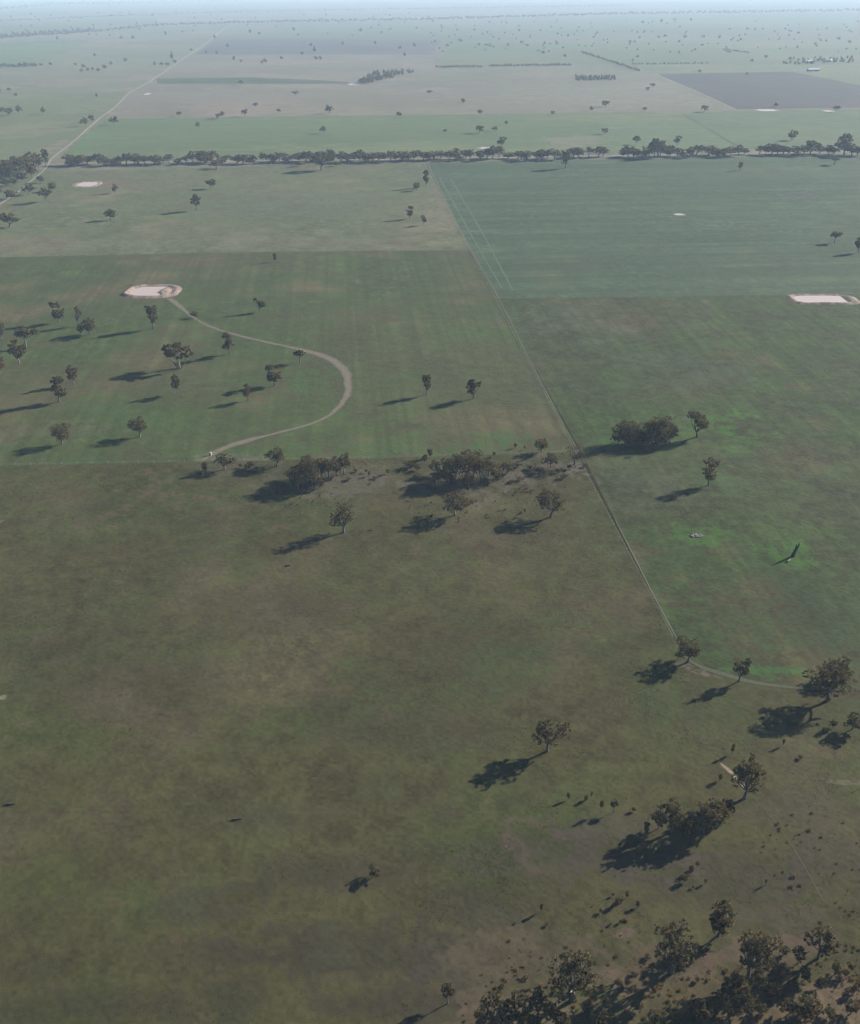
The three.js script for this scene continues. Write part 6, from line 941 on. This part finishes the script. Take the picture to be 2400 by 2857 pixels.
    [477, -4261, 10, 8], [1178, -4321, 9, 8], [791, -4082, 8, 9], [436, -4096, 10, 7], [60, -5648, 14, 9], [1867, -6533, 11, 10], [414, -5316, 9, 11], [906, -4044, 7, 7], [1558, -5122, 8, 12], [811, -5698, 8, 9],
    [1360, -3963, 10, 9], [673, -4374, 7, 8], [7, -4160, 6, 9], [1335, -4452, 6, 7], [2174, -5963, 9, 14], [123, -4332, 6, 8], [58, -5595, 11, 9], [216, -4050, 8, 7], [226, -4870, 7, 11], [259, -4613, 10, 9],
    [209, -5321, 13, 11], [385, -3643, 8, 8], [619, -4857, 7, 11], [741, -3729, 6, 6], [1118, -4958, 8, 8], [874, -6200, 9, 13], [1012, -4108, 6, 7], [556, -4935, 12, 9], [2069, -5637, 11, 11], [778, -4300, 11, 7],
    [1600, -5451, 10, 9], [255, -3796, 6, 7], [929, -5081, 12, 9], [341, -4475, 6, 8], [689, -3734, 9, 8], [1216, -4529, 11, 9], [1932, -5222, 12, 9], [64, -3980, 10, 8], [1906, -5120, 11, 8], [672, -5193, 11, 10],
    [414, -5229, 10, 11], [1358, -4874, 12, 8], [15, -4758, 10, 7], [407, -4606, 9, 8], [922, -5175, 7, 12], [642, -5562, 8, 9], [656, -4164, 8, 8], [116, -4382, 10, 9], [888, -4247, 9, 7], [343, -4061, 7, 7],
    [1963, -6048, 10, 9], [4, -5014, 7, 8], [1658, -5235, 9, 9], [1387, -6435, 9, 14], [1285, -4700, 10, 11], [671, -3838, 7, 7], [398, -6329, 9, 13], [1404, -3791, 10, 6], [1184, -6160, 8, 12], [1003, -5123, 7, 9],
    [1267, -3886, 7, 6], [41, -3644, 9, 7], [1518, -5431, 14, 11], [134, -5865, 10, 9], [1872, -5941, 12, 10], [271, -4440, 8, 9], [1838, -5377, 9, 9], [738, -5631, 13, 11], [1511, -4306, 10, 10], [1320, -3634, 6, 6],
    [578, -4419, 7, 6], [1426, -3764, 7, 8], [1920, -5494, 14, 11], [452, -5775, 11, 12], [553, -4769, 9, 8], [972, -3705, 8, 6], [260, -4836, 9, 9], [1651, -5177, 13, 10], [182, -3716, 5, 8], [1123, -3854, 5, 7],
    [1421, -5377, 10, 13], [710, -4856, 10, 10], [838, -5159, 8, 8], [720, -4060, 11, 8], [1023, -3885, 9, 8], [958, -3592, 9, 8], [1506, -4743, 10, 11], [1281, -3927, 6, 9], [1154, -5100, 10, 10], [1431, -4441, 9, 7],
    [17, -6492, 14, 12], [333, -6366, 15, 10], [108, -4828, 8, 7], [398, -3982, 10, 6], [569, -3955, 9, 7], [1265, -6466, 15, 9], [356, -4855, 7, 8], [156, -3893, 7, 5], [545, -3952, 7, 7], [1372, -4441, 8, 8],
    [1053, -4122, 6, 7], [609, -5705, 14, 9], [727, -6531, 10, 14], [849, -3638, 8, 8], [999, -3690, 6, 8], [1130, -6538, 9, 9], [423, -4780, 10, 7], [952, -5048, 10, 10], [978, -5166, 11, 11], [1540, -5370, 10, 11],
    [455, -3847, 10, 8], [77, -4617, 6, 10], [960, -3628, 9, 8], [1502, -4335, 9, 8], [127, -5321, 9, 11], [2423, -6441, 14, 14], [1490, -4847, 7, 9], [1541, -4450, 7, 7], [773, -3616, 9, 6], [589, -6429, 10, 10],
    [529, -3997, 6, 7], [1240, -5642, 14, 13], [168, -4652, 9, 7], [705, -5214, 8, 10], [423, -6287, 12, 12], [80, -4191, 10, 7], [352, -3692, 8, 6], [600, -4136, 7, 7], [1233, -3899, 6, 8], [1387, -4206, 7, 7],
    [1540, -4474, 7, 8], [1287, -6172, 11, 11], [1179, -3788, 8, 6], [19, -4287, 10, 10], [230, -5846, 10, 10], [-68, -5527, 9, 12], [-2578, -7444, 17, 11], [-1125, -6530, 11, 13], [-560, -4792, 12, 10], [-458, -6891, 11, 11],
    [-2504, -7527, 13, 18], [-1771, -5593, 10, 12], [-1080, -7036, 10, 14], [-784, -5775, 9, 9], [-1127, -6345, 10, 12], [-1433, -4860, 10, 7], [-329, -4784, 9, 9], [-1580, -4948, 7, 11], [-2160, -7053, 14, 12], [-2276, -6634, 10, 13],
    [-1857, -8340, 21, 18], [-507, -6315, 12, 11], [-291, -5607, 9, 11], [-1776, -5979, 11, 9], [-1820, -5069, 11, 8], [-928, -8143, 11, 18], [-195, -5385, 12, 8], [-11, -7386, 16, 13], [-142, -6406, 12, 13], [-1404, -5466, 9, 9],
    [-1717, -5799, 13, 12], [-580, -6474, 13, 10], [-1883, -5102, 7, 10], [-259, -6653, 12, 13], [-2201, -8352, 14, 15], [-2263, -8343, 21, 15], [-2162, -7733, 17, 13], [-2398, -8248, 18, 15], [-2802, -8009, 13, 17], [-949, -5899, 11, 13],
    [-1854, -7608, 19, 18], [-269, -7604, 16, 17], [-65, -5583, 14, 9], [-2040, -5807, 15, 11], [-2664, -8355, 14, 12], [-1593, -6179, 13, 11], [-1380, -5393, 10, 11], [-1539, -6384, 12, 10], [-2098, -6610, 12, 11], [-1214, -5857, 14, 10],
    [-446, -4937, 7, 8], [-1812, -4957, 9, 8], [-1807, -5182, 11, 9], [-190, -5451, 13, 11], [-264, -5878, 11, 13], [-1468, -4870, 9, 9], [-1465, -7081, 15, 15], [-1241, -6784, 14, 15], [-361, -7250, 15, 16], [-306, -7847, 12, 13],
    [-1903, -5318, 8, 9], [-1755, -5316, 13, 9], [-2716, -7384, 16, 14], [-1115, -5094, 10, 10], [-1090, -5214, 10, 9], [-710, -7801, 19, 16], [-1848, -5193, 13, 10], [-649, -6849, 16, 14], [-1355, -4787, 9, 9], [-2099, -5822, 13, 9],
    [-156, -8165, 11, 17], [-1486, -7715, 11, 13], [-1672, -5941, 11, 13], [-865, -7814, 15, 18], [-1505, -7275, 13, 15],
  ], r = rng(91), im = new THREE.InstancedMesh(s.crown, leafMat, far.length), m = new THREE.Matrix4(), q = new THREE.Quaternion(), up = new THREE.Vector3(0, 1, 0);
  far.forEach(([x, z, W, H], i) => { q.setFromAxisAngle(up, r() * 6.28); m.compose(new THREE.Vector3(x, -0.12 * H, z), q, new THREE.Vector3(W / s.W, H * 1.1 / s.H, W / s.W)); im.setMatrixAt(i, m); });
  im.castShadow = im.receiveShadow = true;
  put(im, 'distant_timber', { label: 'far-off tree belts and plantations fading into the haze', category: 'woodland', kind: 'stuff' });
}

// ---------------------------------------------------------------- small things

const blade = (() => {
  const pos = [], idx = [], r = rng(64);
  for (let k = 0; k < 6; k++) {
    const a = k / 6 * Math.PI * 2 + r(), l = 0.35 + 0.25 * r(), h = 0.7 + 0.4 * r(), c = Math.cos(a), s = Math.sin(a), b = pos.length / 3;
    pos.push(-s * 0.2, 0, c * 0.2, s * 0.2, 0, -c * 0.2, c * l, h, s * l); idx.push(b, b + 1, b + 2);
  }
  const g = new THREE.BufferGeometry(); g.setAttribute('position', new THREE.Float32BufferAttribute(pos, 3)); g.setIndex(idx); g.computeVertexNormals();
  return g;
})();
const grassMat = new THREE.MeshPhysicalMaterial({ color: 0xffffff, roughness: 1, specularIntensity: 0.05, side: THREE.DoubleSide });
const inside = (x, z, P) => { let o = false; for (let i = 0, j = P.length - 1; i < P.length; j = i++) if ((P[i][1] > z) !== (P[j][1] > z) && x < (P[j][0] - P[i][0]) * (z - P[i][1]) / (P[j][1] - P[i][1]) + P[i][0]) o = !o; return o; };
const pastureEdge = [[-217.1, -431.6], [72.5, -449.3], [83.7, -288.9], [87.3, -277.7], [114.7, -265.3], [148.1, -263.3], [102.5, -135.4], [-100.9, -135.4]];
const scrubSpots = [[87.8, -151.4, 8.6, 1], [76.7, -150.2, 8.6, 1], [65.6, -148.4, 8.5, 0.9], [54.7, -147.2, 7.4, 0.8], [41.9, -146.6, 7.4, 0.6], [18.8, -147.8, 9.5, 0.9], [95.3, -160.2, 5.6, 0.5], [29.5, -148.4, 6.4, 0.7], [-51.2, -419.5, 19.9, 0.15], [17.2, -419.5, 28.7, 0.16], [51, -427.3, 17.9, 0.15], [100.7, -192.2, 12.5, 0.25], [41.5, -164.1, 10.1, 0.2], [23, -172.4, 7, 0.1]];
{
  // tufts of grass over the near pasture
  const r = rng(31), put_ = [], m = new THREE.Matrix4(), q = new THREE.Quaternion(), up = new THREE.Vector3(0, 1, 0);
  for (let i = 0; i < 300000 && put_.length < 120000; i++) {
    const x = -225 + 450 * r(), z = -455 + 330 * r(), n = fbm(x / 16, z / 16, 3) + 0.5 * fbm(x / 3.5, z / 3.5, 2);
    if (r() > 0.5 + 0.55 * n || !inside(x, z, pastureEdge)) continue;
    put_.push([x, z, 0.08 + 0.16 * r() * r() + 0.05 * Math.max(0, n)]);
  }
  const im = new THREE.InstancedMesh(blade, grassMat, put_.length), c = new THREE.Color();
  put_.forEach(([x, z, h], i) => {
    q.setFromAxisAngle(up, r() * 6.28); m.compose(new THREE.Vector3(x, 0.04, z), q, new THREE.Vector3(h * 1.5, h, h * 1.5)); im.setMatrixAt(i, m);
    const k = r(), t = 0.7 + 0.6 * r(); im.setColorAt(i, c.setRGB((0.042 + 0.018 * k) * t, 0.039 * t, 0.014 * t));
  });
  im.castShadow = im.receiveShadow = true;
  put(im, 'grass_tufts', { label: 'rough grass tufts over the near pasture', category: 'grass', kind: 'stuff' });
}
{
  // heath: knee-high brown and olive bushlets on the bare ground
  const s = proto('round', 2, 1), r = rng(33), list = [], m = new THREE.Matrix4(), q = new THREE.Quaternion(), up = new THREE.Vector3(0, 1, 0);
  for (const [x0, z0, rad, k] of scrubSpots) for (let i = 0; i < rad * rad * k * 4; i++) {
    const a = r() * 6.28, d = rad * Math.sqrt(r()) * 1.25, x = x0 + Math.cos(a) * d, z = z0 + Math.sin(a) * d * 1.2;
    if (r() > 0.4 + 0.8 * fbm(x / 5, z / 5, 3) || !inside(x, z, pastureEdge)) continue;
    list.push([x, z, 0.3 + 0.9 * r() * r()]);
  }
  const im = new THREE.InstancedMesh(s.crown, leafMat, list.length), c = new THREE.Color();
  list.forEach(([x, z, h], i) => { q.setFromAxisAngle(up, r() * 6.28); m.compose(new THREE.Vector3(x, -0.1 * h, z), q, new THREE.Vector3(h * 1.5 / s.W, h / s.H, h * 1.5 / s.W)); im.setMatrixAt(i, m); const k = r(); im.setColorAt(i, c.setRGB(1.0 + 2.0 * k, 1.0 + 1.2 * k, 1 + 0.8 * k)); });
  im.castShadow = im.receiveShadow = true;
  put(im, 'heath_scrub', { label: 'low brown heath scrub on the bare ground', category: 'scrub', kind: 'stuff' });
}
// fallen timber, stones, a tank, far sheds
const log_ = (x, z, len, rad, yaw, label, pale) => {
  const out = { pos: [], nor: [], idx: [] }, V = (a, b, c) => new THREE.Vector3(a, b, c);
  limb(out, [V(-len / 2, rad, 0), V(0, rad * 1.1, len * 0.06), V(len / 2, rad * 0.8, 0)], rad, rad * 0.6, 7);
  limb(out, [V(len * 0.1, rad, 0), V(len * 0.25, rad * 2.6, len * 0.16)], rad * 0.5, rad * 0.15, 5);
  limb(out, [V(-len * 0.15, rad, 0), V(-len * 0.05, rad * 2.2, -len * 0.2)], rad * 0.45, rad * 0.15, 5);
  const g = new THREE.BufferGeometry(); g.setAttribute('position', new THREE.Float32BufferAttribute(out.pos, 3)); g.setAttribute('normal', new THREE.Float32BufferAttribute(out.nor, 3)); g.setIndex(out.idx);
  const o = mesh(g, pale ? paleWood : deadWood); o.position.set(x, 0.05, z); o.rotation.y = yaw; put(o, 'fallen_log', { label, category: 'log' });
};
const paleWood = new THREE.MeshStandardMaterial({ color: lin(0.09, 0.075, 0.06), roughness: 0.9 });
const stoneMat = new THREE.MeshStandardMaterial({ color: lin(0.08, 0.066, 0.06), roughness: 0.95 });
log_(-54.9, -342.6, 2.3, 0.3, 0.2, 'dark fallen log in the open pasture below the pale thin-leaved gum', false);
log_(-24.6, -371.6, 1.8, 0.22, 0.1, 'short dark log right of the pale thin-leaved gum', false);
log_(-51.9, -207.6, 2.4, 0.28, 0.15, 'dark fallen log in the lower left pasture', false);
log_(-114.8, -213.3, 2.4, 0.28, 0.1, 'dark fallen log at the left edge of the lower pasture', false);
log_(139.7, -346.7, 3, 0.4, 0.9, 'pale fallen trunk beside the small dead tree on the green patch', true);
log_(24.2, -382.8, 2.5, 0.2, 0.3, 'thin dark log between the two-stemmed gum and the gap-crowned gum', false);

{
  const r = rng(71), g = new THREE.Group();
  for (let i = 0; i < 22; i++) {
    const s = new THREE.IcosahedronGeometry(0.35 + 0.5 * r(), 1), p = s.attributes.position, k = r() * 50;
    for (let v = 0; v < p.count; v++) { const n = 1 + 0.3 * fbm(p.getX(v) * 1.5 + k, p.getZ(v) * 1.5 + p.getY(v), 2); p.setXYZ(v, p.getX(v) * n, p.getY(v) * n * 0.4, p.getZ(v) * n); }
    s.computeVertexNormals();
    const o = mesh(s, stoneMat, 'stone'); o.position.set((r() + r() - 1) * 3.4, 0.1, (r() + r() - 1) * 2.2); o.rotation.y = r() * 6; g.add(o);
  }
  g.position.set(108.6, 0.05, -367.4);
  put(g, 'stone_heap', { label: 'heap of pale stones on the bright green patch right of the fence', category: 'stones' });
}
{
  const g = new THREE.Group(), wall = mesh(new THREE.CylinderGeometry(0.6, 0.6, 1.5, 24), new THREE.MeshStandardMaterial({ color: lin(0.3, 0.26, 0.2), roughness: 0.7 }), 'tank_wall');
  wall.position.y = 0.75; const lid = mesh(new THREE.ConeGeometry(0.66, 0.3, 24), wall.material, 'tank_lid'); lid.position.y = 1.65;
  g.add(wall, lid); g.position.set(-104.5, 0.05, -447);
  put(g, 'water_tank', { label: 'small pale tank where the curved track reaches the boundary', category: 'tank' });
}
{
  // a dead, leaning stump of a tree with broken arms
  const g = new THREE.Group(), V = (a, b, c) => new THREE.Vector3(a, b, c), bits = [[[V(0, -0.2, 0), V(0.4, 1.8, 0.1), V(1.2, 4, 0)], 0.8, 0.5, 'trunk'], [[V(0.9, 3.2, 0), V(0.5, 4.4, 0.3), V(0.6, 5.6, 0.4)], 0.4, 0.15, 'branch'], [[V(1.15, 3.8, 0), V(1.7, 4.7, -0.2), V(1.6, 5.9, -0.2)], 0.42, 0.15, 'branch'], [[V(0.35, 2.4, 0), V(-0.5, 3.1, 0.2), V(-0.9, 3.3, 0.4)], 0.2, 0.08, 'branch']];
  for (const [pts, a, b, name] of bits) {
    const out = { pos: [], nor: [], idx: [] }; limb(out, pts, a, b, 8);
    const q = new THREE.BufferGeometry(); q.setAttribute('position', new THREE.Float32BufferAttribute(out.pos, 3)); q.setAttribute('normal', new THREE.Float32BufferAttribute(out.nor, 3)); q.setIndex(out.idx);
    g.add(mesh(q, deadWood, name));
  }
  g.position.set(142.3, 0.05, -350.2);
  put(g, 'dead_tree', { label: 'dead leaning tree stump on the green patch in the right field', category: 'dead tree' });
}
const shedWall = new THREE.MeshStandardMaterial({ color: lin(0.35, 0.35, 0.33), roughness: 0.8 }), shedRoof = new THREE.MeshStandardMaterial({ color: lin(0.5, 0.5, 0.49), roughness: 0.45, metalness: 0.3 });
for (const [x, z, w, d, h, yaw, label] of [
  [1067.3, -3146.9, 26, 14, 4.5, 0.2, 'pale-roofed shed among the homestead trees at upper right'],
  [977, -2841.7, 30, 12, 4, 0.1, 'white-roofed long shed below the homestead trees at upper right'],
  [1136, -3187, 16, 10, 4, 0.5, 'small farmhouse at the right of the homestead trees'],
]) {
  const g = new THREE.Group(), b = mesh(new THREE.BoxGeometry(w, h, d), shedWall, 'wall'); b.position.y = h / 2; g.add(b);
  for (const s of [-1, 1]) { const o = mesh(new THREE.BoxGeometry(w + 0.8, 0.15, d * 0.57), shedRoof, 'roof_panel'); o.position.set(0, h + d * 0.12, s * d * 0.265); o.rotation.x = s * 0.42; g.add(o); }
  const door = mesh(new THREE.BoxGeometry(w * 0.2, h * 0.8, 0.2), stoneMat, 'door'); door.position.set(w * 0.15, h * 0.4, d / 2 + 0.05); g.add(door);
  g.position.set(x, 0.3, z); g.rotation.y = yaw; put(g, 'farm_shed', { label, category: 'shed' });
}


renderer.render(scene, camera);
